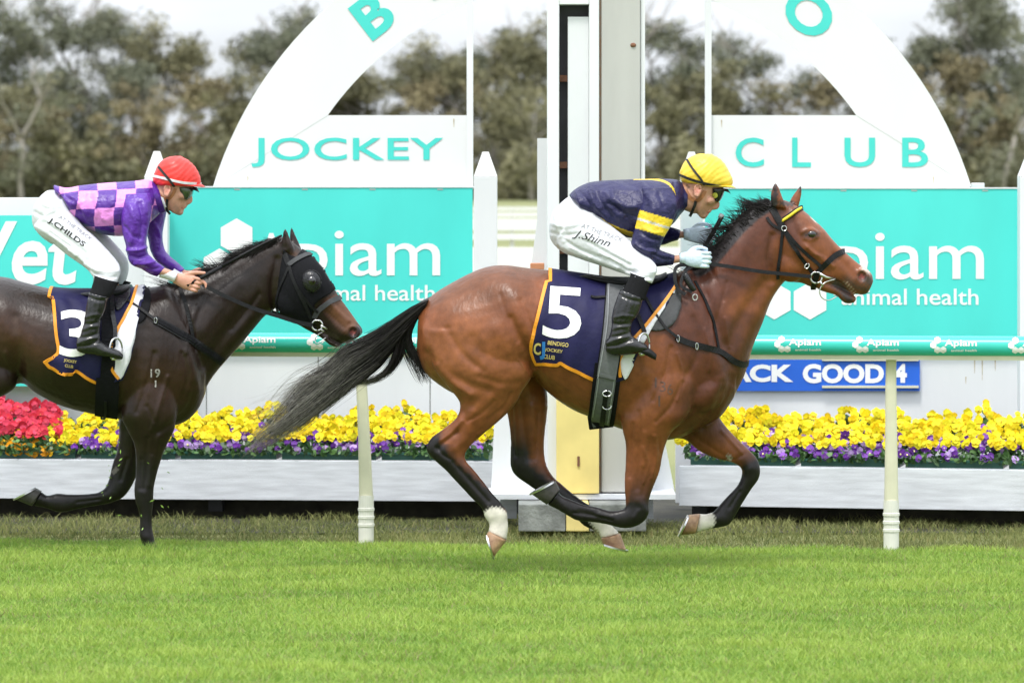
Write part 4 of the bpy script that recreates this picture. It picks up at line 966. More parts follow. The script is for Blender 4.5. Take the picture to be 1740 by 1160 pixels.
hp += hair_lock([g_[3:] for g_ in gA], 700, D1, (-.07, .05), 9, .0014, lambda t, R: np.array((.02, .017, .016))+np.array((.42, .39, .35))*R.random()**2*np.clip(t*1.5, 0, 1)[:, None], 8, 16, 15, (.7, 1.08), 70)
hp += hair_lock([gA[0][:], gA[1][:], gA[2][:]], 230, D1, (-.08, .0), 10, .0012, tailgrey, 8, 20, 9, (.6, 1.03), 60)
gB = [[(722,516),(700,548),(692,580),(706,612),(730,650)], [(722,520),(706,546),(698,575),(712,605),(724,640)], [(718,520),(694,550),(684,585),(698,618),(716,655)]]
hp += hair_lock(gB, 520, D1, (-.05, .05), 2.2, .002, lambda t, R: np.array((.02, .018, .018))+np.zeros((len(t), 1)), 2.5, 12, 6, (.6, 1.05), 22)
gC = [[(715,524),(690,552),(676,590),(664,622),(640,642),(608,650)], [(712,526),(684,560),(672,600),(655,632),(630,648),(596,652)], [(712,526),(690,565),(686,600),(672,625),(650,640),(622,645)]]
hp += hair_lock(gC, 520, D1, (-.05, .05), 2.5, .0018, tailcol, 3, 14, 8, (.6, 1.0), 24)
gD = [[(700,540),(640,590),(585,610),(540,650),(505,660)], [(690,560),(630,600),(570,640),(500,655),(455,690)], [(690,560),(640,610),(570,650),(500,680),(430,700)]]
hp += hair_lock(gD, 330, D1, (-.08, .07), 11, .0011, tailgrey, 12, 22, 10, (.6, 1.1), 80)
Vh, Fh, Ch = strands(hp, 0, 0, 0); link('tail', Vh, Fh, M['hair'], bay, cols=Ch, smooth=True)
dock = loft([(733,503,724,524,.045),(715,512,708,531,.042),(695,526,690,544,.034),(672,543,668,560,.026),(648,560,646,572,.015)], D1, K=16)
link('dock', dock[0], dock[1], pm('black hair dock', (.02, .017, .017), .6, .3, 40, .5, 200), bay)
# mane
def blackhair(t, R): return np.array((.020, .017, .017))*R.uniform(.7, 1.8)+np.zeros((len(t), 1))
def mane(crest_, tipf, n, D, y0, w, seed, col=blackhair, wav=2.):
    R = random.Random(seed); out = []; m = len(crest_)-1; cl = [(R.random()*m, R.uniform(.55, 1.75), R.gauss(0, .38)) for _ in range(60)]
    for i in range(n):
        c = R.choice(cl); u = min(m-.001, max(0, c[0]+R.gauss(0, .10))); k = int(u); f = u-k; a = np.array(crest_[k])*(1-f)+np.array(crest_[k+1])*f
        tx_, ty_ = tipf(u/m); L = c[1]*R.uniform(.7, 1.15); gx = (c[0]-u)*9*(1 if m > 2 else 0); rot = c[2]+R.gauss(0, .08); tx2 = tx_*cos(rot)-ty_*sin(rot); ty2 = tx_*sin(rot)+ty_*cos(rot)
        t = np.linspace(0, 1, 8); px = a[0]+R.gauss(0, 2)*(1-t*.7)-gx*t+tx2*L*t+wav*np.sin(t*4+c[0]*3)*t; py = a[1]+R.gauss(2, 2.5)+ty2*L*t + 6*L*(t**2-t)*.6
        yy = y0+R.gauss(0, .012); out.append((np.array([W(x_, y_, D+yy) for x_, y_ in zip(px, py)]), col(t, R), w*R.uniform(.6, 1.4)))
    return out
hm = mane([(1309,341),(1280,351),(1254,372),(1232,398),(1214,425),(1198,446),(1186,455)], lambda u: ((-9-18*sin(min(1, u*1.3)*3.14*.8)-5*sin(u*17)), (-7-7*sin(u*3.14)+10*u+6*sin(u*23))), 1000, D1, -.02, .0017, 21)
hm += mane([(1309,346),(1284,366),(1257,394),(1231,425),(1208,450)], lambda u: (-12, -8), 520, D1, -.045, .0020, 22)
hm += mane([(1330,345),(1345,347)], lambda u: (12, 8), 60, D1, 0, .0016, 24)
hm += mane([(1198,450),(1180,459),(1155,468)], lambda u: (-18, 3), 160, D1, -.01, .0016, 25)
Vh, Fh, Ch = strands(hm, 0, 0, 0); link('mane', Vh, Fh, M['hair'], bay, cols=Ch, smooth=True)
# ---------------------------------------------------------------- dark horse (number 3)
dk = empty('horse', (W(190, 0, D2)[0], D2, 0), 'very dark brown galloping horse at the left wearing a black hood, number 3 cloth', 'horse')
trunk2 = [(-168,540,-172,618,.09),(-153,526,-158,650,.165),(-135,512,-132,673,.205),(-110,497,-100,688,.235),(-79,481,-52,695,.25),(-49,471,-15,688,.262),(-15,469,18,658,.268),(15,472,40,652,.27),(50,482,60,667,.275),(93,491,95,686,.285),
 (140,493,130,697,.29),(190,492,168,705,.285),(225,491,205,712,.27),(262,487,245,722,.245),(290,486,285,725,.225),(315,510,315,716,.20),(338,560,336,696,.165),(354,606,348,670,.10)]
neck2 = [(245,489,300,705,.15),(275,488,343,668,.16),(298,484,362,638,.15),(320,475,384,612,.128),(345,463.5,410,584,.11),(377,448,430,560,.095),(403,432,450,537,.085),(429,420,466,527,.08),(455,409,480,500,.076),(474,402,490,470,.07)]
head2 = [(470,405,464,470,.05),(484,402,466,505,.065),(500,413,472,526,.085),(512,423,480,537,.096,0,-.1),(524,431,488,543,.102,0,-.15),(537,442,497,548,.1,0,-.2),(549,456,507,552,.09,0,-.2),(560,474,518,556,.078,0,-.2),(569,491,528,558,.066),
 (579,507,538,561,.057),(590,522,547,565,.051),(600,536,557,570,.052),(609,549,567,577,.053),(615.5,558,580,583,.045),(617,566,592,583,.034)]
jaw2 = [(512,545,506,551,.042),(526,553,523,561,.036),(541,560,538,569,.032),(556,569,551,578,.031),(570,580,560,586,.029),(581,585,574,591,.02)]
ear2n = [(477,424,503,436,.024,-.05),(478,412,499,420,.024,-.055),(479.5,400,493,405,.018,-.056),(481.5,392,489,394,.010,-.056),(483.5,387,485.5,388,.003,-.055)]
ear2f = [(494,420,514,426,.022,.05),(492,406,508,412,.020,.055),(492.5,395,502,399,.014,.056),(493.5,388,498,389,.007,.056),(494.5,385,496,385.5,.003,.055)]
lf2 = [(298,640,212,640,.07,-.15),(301,690,206,700,.088,-.15),(298,725,216,730,.072,-.145),(288,747,226,750,.058,-.14),(279,766,230,769,.047,-.135),(271,790,230.5,792,.041,-.13),(266,808,230,809,.039,-.13),(262,826,228,828,.038,-.13),
 (261,841,228.5,842,.037,-.13),(260.5,853,230.5,854,.033,-.13),(259,872,236.5,872,.026,-.13),(258.5,893,237.5,893,.026,-.13),(261.5,911,237.5,911,.031,-.13),(264,921,240,920,.028,-.13),(269,930,244,929,.036,-.13)]
rf2 = [(285,640,205,670,.07,.13),(275,695,203,708,.08,.13),(256,735,202,738,.062,.13),(244,764,199,764,.048,.13),(238,790,191,790,.041,.13),(231,811,186,810,.037,.13),(221,831,180,826,.036,.13),(209,845,174,832,.035,.13),(194,852,165,836.5,.031,.13),
 (176,857,154,838,.025,.13),(154,860.5,135,839,.022,.13),(130,865,117,839,.023,.13),(112,869.5,106,838,.027,.13),(97,869.5,94,838,.031,.13),(84,865,82,841,.026,.13),(70,861,74,838,.028,.13),(56,859,71,833,.034,.13)]
lh2 = [(-10,580,-160,590,.10,-.14),(24,622,-148,640,.115,-.145),(29,652,-132,675,.11,-.145),(12,669,-118,705,.09,-.14),(-20,684,-112,730,.072,-.13),(-55,715,-115,755,.055,-.13),(-85,755,-135,785,.042,-.13),(-112,790,-160,812,.038,-.13),
 (-130,815,-172,832,.034,-.13),(-152,850,-186,860,.026,-.13),(-175,880,-203,885,.024,-.13),(-195,902,-223,902,.029,-.13),(-212,920,-238,912,.034,-.13)]
rh2 = [(10,590,-90,610,.10,.14),(8,650,-85,670,.09,.14),(-15,700,-85,730,.062,.13),(-50,740,-105,765,.046,.13),(-85,775,-135,785,.038,.13),(-92,800,-138,805,.036,.13),(-82,830,-118,840,.026,.13),(-62,860,-95,870,.023,.13),(-46,882,-76,893,.03,.13),(-40,902,-66,912,.034,.13)]
parts = [loft(trunk2, D2, K=40), loft(neck2, D2, K=32), loft(head2, D2, K=32), loft(jaw2, D2, K=20), loft(ear2n, D2, K=16), loft(ear2f, D2, K=16)] + [loft(l_, D2, K=28) for l_ in (lf2, rf2, lh2, rh2)]
parts += [ball(527,478,17,14,.03,D2,-.07,-.8), ball(527,478,17,14,.03,D2,.07,-.8), ball(492,508,26,30,.048,D2,-.038), ball(492,508,26,30,.048,D2,.038),
          ball(600,564,14,13,.022,D2,-.036), ball(600,564,14,13,.022,D2,.036), ball(292,650,44,46,.10,D2,-.09), ball(292,650,44,46,.10,D2,.09)]
V2, F2 = fuse(parts, .007, 9)
S2 = [(q[0], q[1], q[2]*1.5, *q[3:]) for q in []]
S2 = [([(285,490),(312,560),(325,620),(330,660)], 12, .009), ([(300,500),(335,590),(346,650)], 9, -.009), ([(330,655),(322,690),(300,715),(268,735)], 6, -.007), ([(245,560),(235,620),(215,690)], 14, -.008), ([(262,540),(270,600),(250,660)], 15, .007),
 ([(430,540),(398,580),(372,620),(358,655)], 12, .008), ([(415,525),(380,570),(350,620)], 10, -.009), ([(470,440),(462,490),(468,530)], 6, -.010), ([(425,440),(395,470),(360,490)], 10, -.004), ([(400,480),(370,520),(345,560)], 14, .007),
 ([(25,540),(32,600),(30,645)], 10, -.012), ([(0,520),(20,570)], 20, .008), ([(31,644),(60,665),(110,688)], 8, -.005), ([(250,745),(248,800),(244,830)], 4, -.005), ([(270,740),(262,790)], 4, .004),
 ([(560,515),(580,535),(592,545)], 4, .005), ([(555,530),(572,545),(585,556)], 4, -.004), ([(560,575),(575,582),(588,583)], 2.2, -.008), ([(484,420),(483,402)], 4, -.006, -1), ([(300,560),(312,590)], 5, -.004), ([(310,550),(325,580)], 4, .003),
 ([(205,640),(215,690),(206,720)], 8, .006), ([(320,520),(333,560),(336,600)], 2.5, .004), ([(250,690),(262,715)], 3, -.004)]
S2 += [([(60,520),(110,560),(150,600)], 30, .004), ([(262,600),(250,650),(232,700)], 4, -.006), ([(285,640),(270,690),(258,730)], 4, .006), ([(335,520),(320,560),(315,600)], 3, .005), ([(350,505),(335,545),(330,580)], 3, -.004), ([(240,780),(238,830)], 3, -.005, -1), ([(258,775),(254,825)], 2.5, .004, -1),
 ([(10,600),(22,630),(28,650)], 6, .008), ([(40,640),(80,668),(130,690)], 4, .004), ([(220,560),(212,610),(200,650)], 5, .005), ([(440,500),(420,530),(395,560)], 4, -.005), ([(310,600),(318,640),(310,680)], 4, -.006), ([(195,770),(190,810)], 3, .004, 1), ([(215,780),(205,815)], 3, -.005, 1), ([(130,853),(170,848)], 2, -.004, 1)]
S2 = [(q[0], q[1], q[2]*1.15, *q[3:]) for q in S2]
V2 = emboss(V2, F2, S2, D2)
P = to_px(V2); dd = ((P[:, 0]-600)/6.)**2+((P[:, 1]-564)/7.5)**2; w = np.exp(-dd**2)*(np.abs(V2[:, 1]-D2) > .018); V2[:, 1] -= np.sign(V2[:, 1]-D2)*w*.022
P = to_px(V2); C = np.tile(np.array((.017, .009, .006)), (len(V2), 1)); yr = V2[:, 1]-D2
C = blot(C, P, [(0,560),(60,590)], 60, (.052, .022, .011), 60, 1); C = blot(C, P, [(230,640),(300,660)], 70, (.036, .016, .009), 60, 1); C = blot(C, P, [(330,500),(420,470)], 40, (.013, .008, .006), 40, 1)  # first blot: flank brown raised to paint in the coat's warm glints
C = blot(C, P, [(572,520),(592,545)], 26, (.13, .055, .026), 16, 1); C = blot(C, P, [(601,566),(612,562)], 12, (.03, .02, .02), 7, 1); C = blot(C, P, [(600,564)], 5, (.28, .07, .06), 3, 1)
C = blot(C, P, [(575,586),(590,583)], 9, (.035, .025, .024), 6, 1); C = blot(C, P, [(555,567),(570,575)], 8, (.05, .035, .03), 6, 1); C = blot(C, P, [(205,638)], 1, (.05,.03,.02), 1, 1)
C = blot(C, P, [(502,431),(490,440)], 8, (.07, .035, .02), 8, 1); C = blot(C, P, [(25,545),(26,565)], 10, (.06,.032,.02), 12, 1)
for pts in ([(244,800),(244,860),(250,930)], [(205,820),(150,850),(60,845)]): C = blot(C, P, pts, 40, (.009, .007, .007), 30, 1)
C = blot(C, P, [(193,802),(197,798)], 4.5, (.16, .14, .13), 2, yr > .03); C = blot(C, P, [(572,589)], 3, (.15,.12,.11), 2, 1)
link('body', V2, F2, M['dark_bay'], dk, cols=C); bvh2 = bvh_of(V2, F2)
mb = MB()
for s_, bx in (('1', (256,627,258.5,641)), ('9', (263,626,272,641)), ('1', (263,646,265.5,658))):
    Pt, Ft = text_px(s_, bx, bold=.02); laid(mb, Pt, Ft, bvh2, D2, .002)
mb.link('freeze_brand', pm('white branded hair', (.30, .28, .26), .6, .5, 90), dk)
hoof(dk, (269,929), (244,928), (277,942), (248,942), .055, D2, -.13, M['hoof_dark'], False)
hoof(dk, (54,859), (71,834), (26,848), (62,829), .055, D2, .13, M['hoof_dark'])
hoof(dk, (-212,920), (-238,911), (-222,944), (-247,924), .055, D2, -.13, M['hoof_dark']); hoof(dk, (-40,902), (-66,912), (-38,930), (-68,930), .055, D2, .13, M['hoof_dark'])
for sg in (-1, 1):
    Ve, Fe = ball(530, 479, 7, 6, .012, D2, sg*.094); link('eye', Ve, Fe, M['eye'], dk)
hm = mane([(474,405),(455,411),(429,422),(403,434),(377,450),(345,466),(320,478),(300,486)], lambda u: (-24+6*u, 12), 1300, D2, -.035, .0017, 31, wav=1.5)
hm += mane([(455,410),(403,433),(345,465),(300,485),(275,488)], lambda u: (-18, 2-4*sin(u*19)), 420, D2, -.01, .0015, 33)
hm += mane([(285,487),(300,484)], lambda u: (-26, -4), 90, D2, -.02, .0013, 35)
Vh, Fh, Ch = strands(hm, 0, 0, 0); link('mane', Vh, Fh, M['hair'], dk, cols=Ch, smooth=True)
gT = [[(-160,530),(-200,540),(-240,580),(-290,640),(-340,700)], [(-165,540),(-200,560),(-235,610),(-280,670),(-320,730)], [(-168,548),(-195,575),(-220,630),(-250,690),(-280,740)]]
Vh, Fh, Ch = strands(hair_lock(gT, 700, D2, (-.05, .05), 3, .002, blackhair, 3, 14, 41, (.7, 1.03), 30), 0, 0, 0); link('tail', Vh, Fh, M['hair'], dk, cols=Ch, smooth=True)
# ================================================================ TACK
M['navy'] = pm('navy cloth', (.012, .011, .058), .6, .15, 12, .35, 22, spec=.25, bdist=.01)
M['orange'] = pm('orange binding', (.80, .30, .015), .5, .08, 30)
M['white_cloth'] = pm('white cloth', (.74, .74, .78), .6, .05, 20, .3, 30)
M['grey_web'] = pm('grey webbing', (.12, .125, .13), .6, .12, 60, .4, 500)
M['grey_edge'] = pm('light grey piping', (.28, .29, .30), .5, .1, 60)
M['black_web'] = pm('black elastic', (.007, .007, .009), .7, .2, 60, .4, 300, spec=.15)
M['pad'] = pm('grey pad', (.045, .047, .050), .7, .15, 40, .2, 200)
M['gold'] = pm('gold print', (.62, .48, .16), .5, .08, 30)
M['blue_print'] = pm('blue print', (.03, .20, .60), .5, .08, 30)
M['yellow_trim'] = pm('yellow ribbon', (.80, .62, .03), .5, .1, 60)
def poly_px(poly, sub=5, smooth=True):
    Q = crom(list(poly)+[poly[0]], 3)[:-1] if smooth else np.array(poly, float)
    bm = bmesh.new(); vs = [bm.verts.new((p[0], p[1], 0)) for p in Q]; bm.faces.new(vs); bmesh.ops.triangulate(bm, faces=bm.faces)
    for _ in range(7):
        es = [e for e in bm.edges if e.calc_length() > sub]
        if not es: break
        bmesh.ops.subdivide_edges(bm, edges=es, cuts=1); bmesh.ops.triangulate(bm, faces=bm.faces)
    bm.verts.index_update(); P = np.array([v.co[:2] for v in bm.verts]); F = [tuple(v.index for v in f.verts) for f in bm.faces]; bm.free(); return P, F
def patch(name, poly, bvh, D, off, mat, parent, mirror=True, sub=5, thick=.003, smooth=True):
    P, F = poly_px(poly, sub, smooth); mb = MB(); laid(mb, P, F, bvh, D, off)
    if mirror:
        V = [(v[0], 2*D-v[1], v[2]) for v in mb.V]; F0 = list(mb.F); mb.add(V, [f[::-1] for f in F0])
    o = mb.link(name, mat, parent, smooth=True)
    if thick:
        s = o.modifiers.new('thick', 'SOLIDIFY'); s.thickness = thick; s.offset = 0
    return o
def cloth_mesh(bvh, D, Lc, Rc, bot, ncol=46, nrow=26, off=.010, wr=None):
    Lc, Rc, bot = crom(Lc, 6), crom(Rc, 6), np.array(bot, float)
    res = lambda C_, n: np.stack([np.interp(np.linspace(0, 1, n), np.linspace(0, 1, len(C_)), C_[:, k]) for k in (0, 1)], 1)
    n = 60; L_, R_ = res(Lc, n), res(Rc, n); bt = res(bot, ncol); cols = []
    for j in range(ncol):
        u = j/(ncol-1); line = L_*(1-u)+R_*u; v = np.linspace(0, 1, n)[:, None]; line = line + v**2*(bt[j]-line[-1])
        pts = []; x0 = W(line[0][0], 0, D)[0]
        for yy in (0, .04, .08, .12, .155):
            h, nn, _, _ = bvh.ray_cast(Vector((x0, D-yy, 3)), Vector((0, 0, -1)))
            pts.append(np.array(h) + np.array(nn)*off)
        z = pts[-1][2]; p4 = to_px(pts[-1][None])[0]; m = line[:, 1] > p4[1]+3
        t = np.linspace(0, 1, nrow); ln = line[m]; ln = np.vstack([[np.interp(p4[1]+3, line[:, 1], line[:, 0]), p4[1]+3], ln])
        arc = np.concatenate([[0], np.cumsum(np.linalg.norm(np.diff(ln, axis=0), axis=1))]); arc /= arc[-1]
        for tt in t:
            q = (np.interp(tt, arc, ln[:, 0]), np.interp(tt, arc, ln[:, 1])); h, nn, ok = cast(bvh, q[0], q[1], D-.27)
            o = off + (wr(q[0], q[1]) if wr else 0); pts.append(np.array(h)+np.array(nn)*o)
        cols.append(pts)
    A = np.array(cols); nr = A.shape[1]; A[:, :, 1] = A[:, :, 1]
    for _ in range(3): A[1:-1, 5:-1] = (A[:-2, 5:-1]+A[2:, 5:-1]+A[1:-1, 4:-2]+A[1:-1, 6:]+2*A[1:-1, 5:-1])/6
    far = A[:, 1:][:, ::-1].copy(); far[..., 1] = 2*D-far[..., 1]; G = np.concatenate([far, A], axis=1); nr2 = G.shape[1]
    V = G.reshape(-1, 3); F = np.array([(i*nr2+k, (i+1)*nr2+k, (i+1)*nr2+k+1, i*nr2+k+1) for i in range(ncol-1) for k in range(nr2-1)])
    return V, F, G
def hem(mb, G, w=.016):
    def nrm(P, inner):
        T = np.gradient(P, axis=0); S = inner-P; N = np.cross(T, S); N /= np.linalg.norm(N, axis=1)[:, None]+1e-9
        s = np.sign((N*np.array((0, 1, 0))).sum(1)); c = P[:, 1]-P[:, 1].mean(); return N
    for P, I in ((G[0], G[2]), (G[:, -1], G[:, -3]), (G[:, 0], G[:, 2])):
        d = (I-P); d /= np.linalg.norm(d, axis=1)[:, None]+1e-9; P2 = P+d*w*.4; ribbon(mb, P2, nrm(P2, I), w, .006)

# ---- number 5 cloth
sc = empty('saddle_cloth', W(1040, 600, D1), 'navy saddle cloth with orange binding and white number 5 on the bay horse', 'saddle cloth')
wr5 = lambda x, y: .004*sin((x-y*.45)*.085) * min(1, (y-470)/80) + .0025*sin(x*.19+y*.05)
V, F, G5 = cloth_mesh(bvh1, D1, [(932,459),(920,502),(908,550),(901,582),(904,600),(912,619)], [(1150,470),(1143,505),(1112,550),(1086,595),(1066,640)], [(912,619),(930,620),(948,621),(952,617),(980,632),(1011,648),(1040,650),(1066,642)], wr=wr5)
o = link('cloth', V, F, M['navy'], sc); s = o.modifiers.new('thick', 'SOLIDIFY'); s.thickness = .003; s.offset = 0
bc5 = bvh_of(V, F); mb = MB(); hem(mb, G5[:40]); mb.link('binding', M['orange'], sc)
patch('white_corner', [(1149,486),(1144,503),(1113,548),(1088,594),(1066,640),(1059,640),(1053,615),(1062,598),(1080,575),(1102,547),(1128,515)], bc5, D1, .008, M['white_cloth'], sc, sub=6)
mb = MB(); strap(mb, bc5, [(1150,486),(1128,515),(1102,546),(1080,572),(1060,597),(1051,615),(1054,640)], .014, D1, off=.011); mb.link('orange_stripe', M['orange'], sc)
mb = MB(); P5, F5 = text_px('5', (917,486,982,573), bold=.010, sub=5, rot=radians(4))
laid(mb, P5 + np.array((4, 0)), F5, bc5, D1, .0045); mb.link('number', M['white_letter'], sc)
for s_, bx in (('BENDIGO', (931,578,966,585)), ('JOCKEY', (926,590,956,597)), ('CLUB', (924,601,943,608))):
    mb = MB(); a, b = text_px(s_, bx, bold=.02, sub=5, rot=radians(8)); laid(mb, a, b, bc5, D1, .005); mb.link('club_name', M['gold'], sc)
mb = MB(); a, b = text_px('C', (907,582,919,602), bold=.03, sub=5); laid(mb, a, b, bc5, D1, .005); mb.link('emblem', M['gold'], sc)
mb = MB(); a, b = text_px('J', (917,580,927,610), bold=.06, sub=5); laid(mb, a, b, bc5, D1, .0055); mb.link('emblem', M['blue_print'], sc)

# ---- number 3 cloth
sc = empty('saddle_cloth', W(150, 600, D2), 'navy saddle cloth with orange binding and partly hidden number 3 on the dark horse', 'saddle cloth')
wr3 = lambda x, y: .007*sin((x+y*.3)*.13) * min(1, (y-500)/60) + .004*sin(x*.24-y*.12) + (.014 if y > 605 and x < 112 else 0)
V, F, G3 = cloth_mesh(bvh2, D2, [(86,492),(89,520),(94,570),(97,598),(76,612)], [(248,487),(241,515),(229,570),(218,615),(206,644)], [(76,612),(84,622),(100,631),(122,636),(127,630),(145,641),(162,650),(185,652),(206,644)], wr=wr3)
o = link('cloth', V, F, M['navy'], sc); s = o.modifiers.new('thick', 'SOLIDIFY'); s.thickness = .003; s.offset = 0
bc3 = bvh_of(V, F); mb = MB(); hem(mb, G3[:36]); mb.link('binding', M['orange'], sc)
patch('white_corner', [(249,488),(241,515),(229,570),(218,615),(206,642),(200,640),(190,622),(188,592),(198,565),(216,533),(236,488)], bc3, D2, .008, M['white_cloth'], sc, sub=6)
mb = MB(); strap(mb, bc3, [(233,488),(224,515),(213,536),(197,563),(187,590),(188,622),(203,644)], .014, D2, off=.011); mb.link('orange_stripe', M['orange'], sc)
mb = MB(); P3, F3 = text_px('3', (101,527,158,606), bold=.012, sub=5); laid(mb, P3, F3, bc3, D2, .0045); mb.link('number', M['white_letter'], sc)
for s_, bx in (('JOCKEY', (108,609,130,615)), ('CLUB', (110,618,124,623))):
    mb = MB(); a, b = text_px(s_, bx, bold=.02, sub=5, rot=radians(8)); laid(mb, a, b, bc3, D2, .005); mb.link('club_name', M['gold'], sc)

def girth(parent, bvh, D, pts, w, mat, edge=None, off=.016):
    mb = MB(); strap(mb, bvh, pts, w, D, t=.006, off=off, sub=8); mb.link('girth', mat, parent, smooth=False)
def merge_bvh(*vf):
    mb = MB()
    for V, F in vf: mb.add(V, F.tolist() if isinstance(F, np.ndarray) else F)
    return bvh_of(mb.V, mb.F)
# ---- saddle on the bay
sd = empty('saddle', W(1045, 720, D1), 'small black racing saddle with grey girth, under the jockey in navy and yellow', 'saddle')
Vs, Fs = loft([(984,466,985,472,.09),(1000,466,1000,476,.12),(1020,469,1020,482,.15),(1050,470,1050,488,.17),(1090,470,1090,490,.17),(1118,467,1120,482,.13),(1132,462,1134,474,.08)], D1, K=32)
link('seat', Vs, Fs, M['leather'], sd)
gp = [(1047,488),(1044,540),(1038,590),(1031,640),(1026,680),(1022,712)]
mb = MB(); strap(mb, bc5, gp[:4], .103, D1, t=.005, off=.009, sub=8); strap(mb, bvh1, [(1034,618),(1029,660),(1024,700),(1021,717)], .128, D1, t=.006, off=.008, sub=8); mb.link('girth_guard', M['black_web'], sd)
mb = MB(); strap(mb, bc5, gp[:4], .090, D1, t=.006, off=.016, sub=8); strap(mb, bvh1, gp[3:]+[(1021,720)], .090, D1, t=.006, off=.018, sub=8); mb.link('girth', M['grey_web'], sd)
mb = MB()
for dx in (-13, 13): strap(mb, bc5, [(p[0]+dx, p[1]) for p in gp[:4]], .004, D1, t=.004, off=.021); strap(mb, bvh1, [(p[0]+dx, p[1]) for p in gp[3:]], .004, D1, t=.004, off=.023)
mb.link('piping', M['grey_edge'], sd)
mb = MB(); strap(mb, bvh1, [(1031,660),(1028,690),(1026,714)], .022, D1, t=.006, off=.028, sub=8, mirror=False); mb.link('girth_strap', M['leather'], sd)
for yy in (668, 690):
    mb = MB(); c = np.array(cast(bvh1, 1031, yy, D1)[0]) + np.array((0, -.036, 0)); mb.tube([c+np.array((.02*cos(t), 0, .013*sin(t))) for t in np.linspace(0, 2*pi, 16)], .0028, 6); mb.link('buckle', M['steel'], sd)
patch('front_pad', [(1150,478),(1158,500),(1154,530),(1142,553),(1122,562),(1104,560),(1112,540),(1130,515)], bvh1, D1, .008, M['pad'], sd, thick=.012)
mb = MB(); strap(mb, bc5, [(1062,492),(1080,530),(1093,566)], .02, D1, t=.005, off=.02, mirror=False); mb.link('stirrup_leather', M['leather'], sd)
mb = MB(); strap(mb, bc5, [(1003,505),(1012,507),(1030,506)], .012, D1, t=.004, off=.01, mirror=False); mb.link('strap_end', M['leather'], sd)
def stirrup(parent, px, py, D, y0, s=1.):
    k = (D+y0)/FP; c = np.array(W(px, py, D+y0)); ring = []
    for t in np.linspace(radians(-50), radians(230), 24): ring.append(c+np.array((k*11*s*cos(t)*.9, .045*cos(t)*.6, k*20*s*sin(t))))
    mb = MB(); mb.tube(ring, .005, 8); mb.tube([ring[0], ring[-1]], .008, 8); mb.link('stirrup_iron', M['steel'], parent, smooth=True)
stirrup(sd, 1094, 586, D1, -.34)
mb = MB(); V, F = loft([(1092,590,1090,600,.04,-.34),(1104,592,1102,606,.038,-.34),(1116,602,1114,612,.02,-.34)], D1, K=16); mb.add(V, F); mb.link('stirrup_pad', M['rubber'], sd, smooth=True)
# ---- saddle on the dark horse
sd = empty('saddle', W(180, 700, D2), 'small black racing saddle with wide black girth, under the jockey in pink and purple', 'saddle')
Vs, Fs = loft([(134,495,135,502,.10),(150,494,150,506,.15),(172,492,172,510,.17),(198,486,200,508,.17),(214,483,216,502,.14),(222,483,224,492,.09)], D2, K=32)
link('seat', Vs, Fs, M['leather'], sd)
patch('seat_flap', [(192,488),(215,485),(222,500),(212,518),(200,529),(194,520)], bc3, D2, .012, M['leather_gloss'], sd, thick=.006)
mb = MB(); strap(mb, bc3, [(184,512),(184,560),(183,610),(182,645)], .07, D2, t=.006, off=.012, sub=8); strap(mb, bvh2, [(183,640),(182,675),(181,704)], .115, D2, t=.007, off=.014, sub=8); mb.link('girth', M['black_web'], sd)
mb = MB(); strap(mb, bc3, [(190,505),(192,545),(192,578)], .022, D2, t=.005, off=.024, mirror=False); mb.link('stirrup_leather', M['leather_gloss'], sd)
mb = MB(); strap(mb, bvh2, [(180,676),(180,700),(172,711)], .012, D2, t=.005, off=.024, mirror=False); mb.link('girth_strap', M['leather'], sd)
stirrup(sd, 197, 594, D2, -.34, 1.)
patch('front_pad', [(250,488),(256,500),(254,525),(244,545),(232,548),(236,520)], bvh2, D2, .006, M['black_web'], sd, thick=.008)

# ---- breastplates
bp_ = empty('breastplate', W(1190, 600, D1), "black leather breastplate across the bay horse's shoulder", 'breastplate')
mb = MB(); strap(mb, bvh1, [(1096,508),(1112,535),(1130,556),(1150,574)], .013, D1, off=.016); mb.link('side_strap', M['leather'], bp_)
mb = MB(); strap(mb, bvh1, [(1148,573),(1170,583),(1195,589),(1222,597),(1245,612),(1262,619),(1270,617)], .029, D1, off=.006); mb.link('breast_strap', M['leather'], bp_)
mb = MB(); strap(mb, bvh1, [(1180,478),(1198,512),(1211,545),(1217,575),(1221,597)], .015, D1, off=.005); mb.link('neck_strap', M['leather'], bp_)
for q in ((1152, 575), (1184, 588)):
    mb = MB(); c = np.array(cast(bvh1, *q, D1)[0])+np.array((0, -.014, 0)); mb.tube([c+np.array((.006*cos(t), 0, .016*sin(t))) for t in np.linspace(0, 2*pi, 14)], .002, 6); mb.link('buckle', M['steel'], bp_)
bp_ = empty('breastplate', W(320, 580, D2), "wide black breastplate across the dark horse's shoulder", 'breastplate')
mb = MB(); strap(mb, bvh2, [(214,512),(235,525),(262,543)], .013, D2, off=.018); mb.link('side_strap', M['leather'], bp_)
mb = MB(); strap(mb, bvh2, [(262,543),(292,559),(328,580),(355,598),(377,614)], .040, D2, off=.008); mb.link('breast_strap', M['leather'], bp_)
mb = MB(); strap(mb, bvh2, [(268,546),(292,559),(328,580),(355,598),(374,611)], .020, D2, off=.012); mb.link('inner_lining', M['black_web'], bp_)
mb = MB(); strap(mb, bvh2, [(306,490),(314,510),(321,538),(327,575)], .019, D2, off=.006); mb.link('neck_strap', M['leather'], bp_)
mb = MB(); c = np.array(cast(bvh2, 265, 544, D2)[0])+np.array((0, -.02, 0)); mb.tube([c+np.array((.007*cos(t), 0, .014*sin(t))) for t in np.linspace(0, 2*pi, 14)], .0025, 6); mb.link('buckle', M['steel'], bp_)

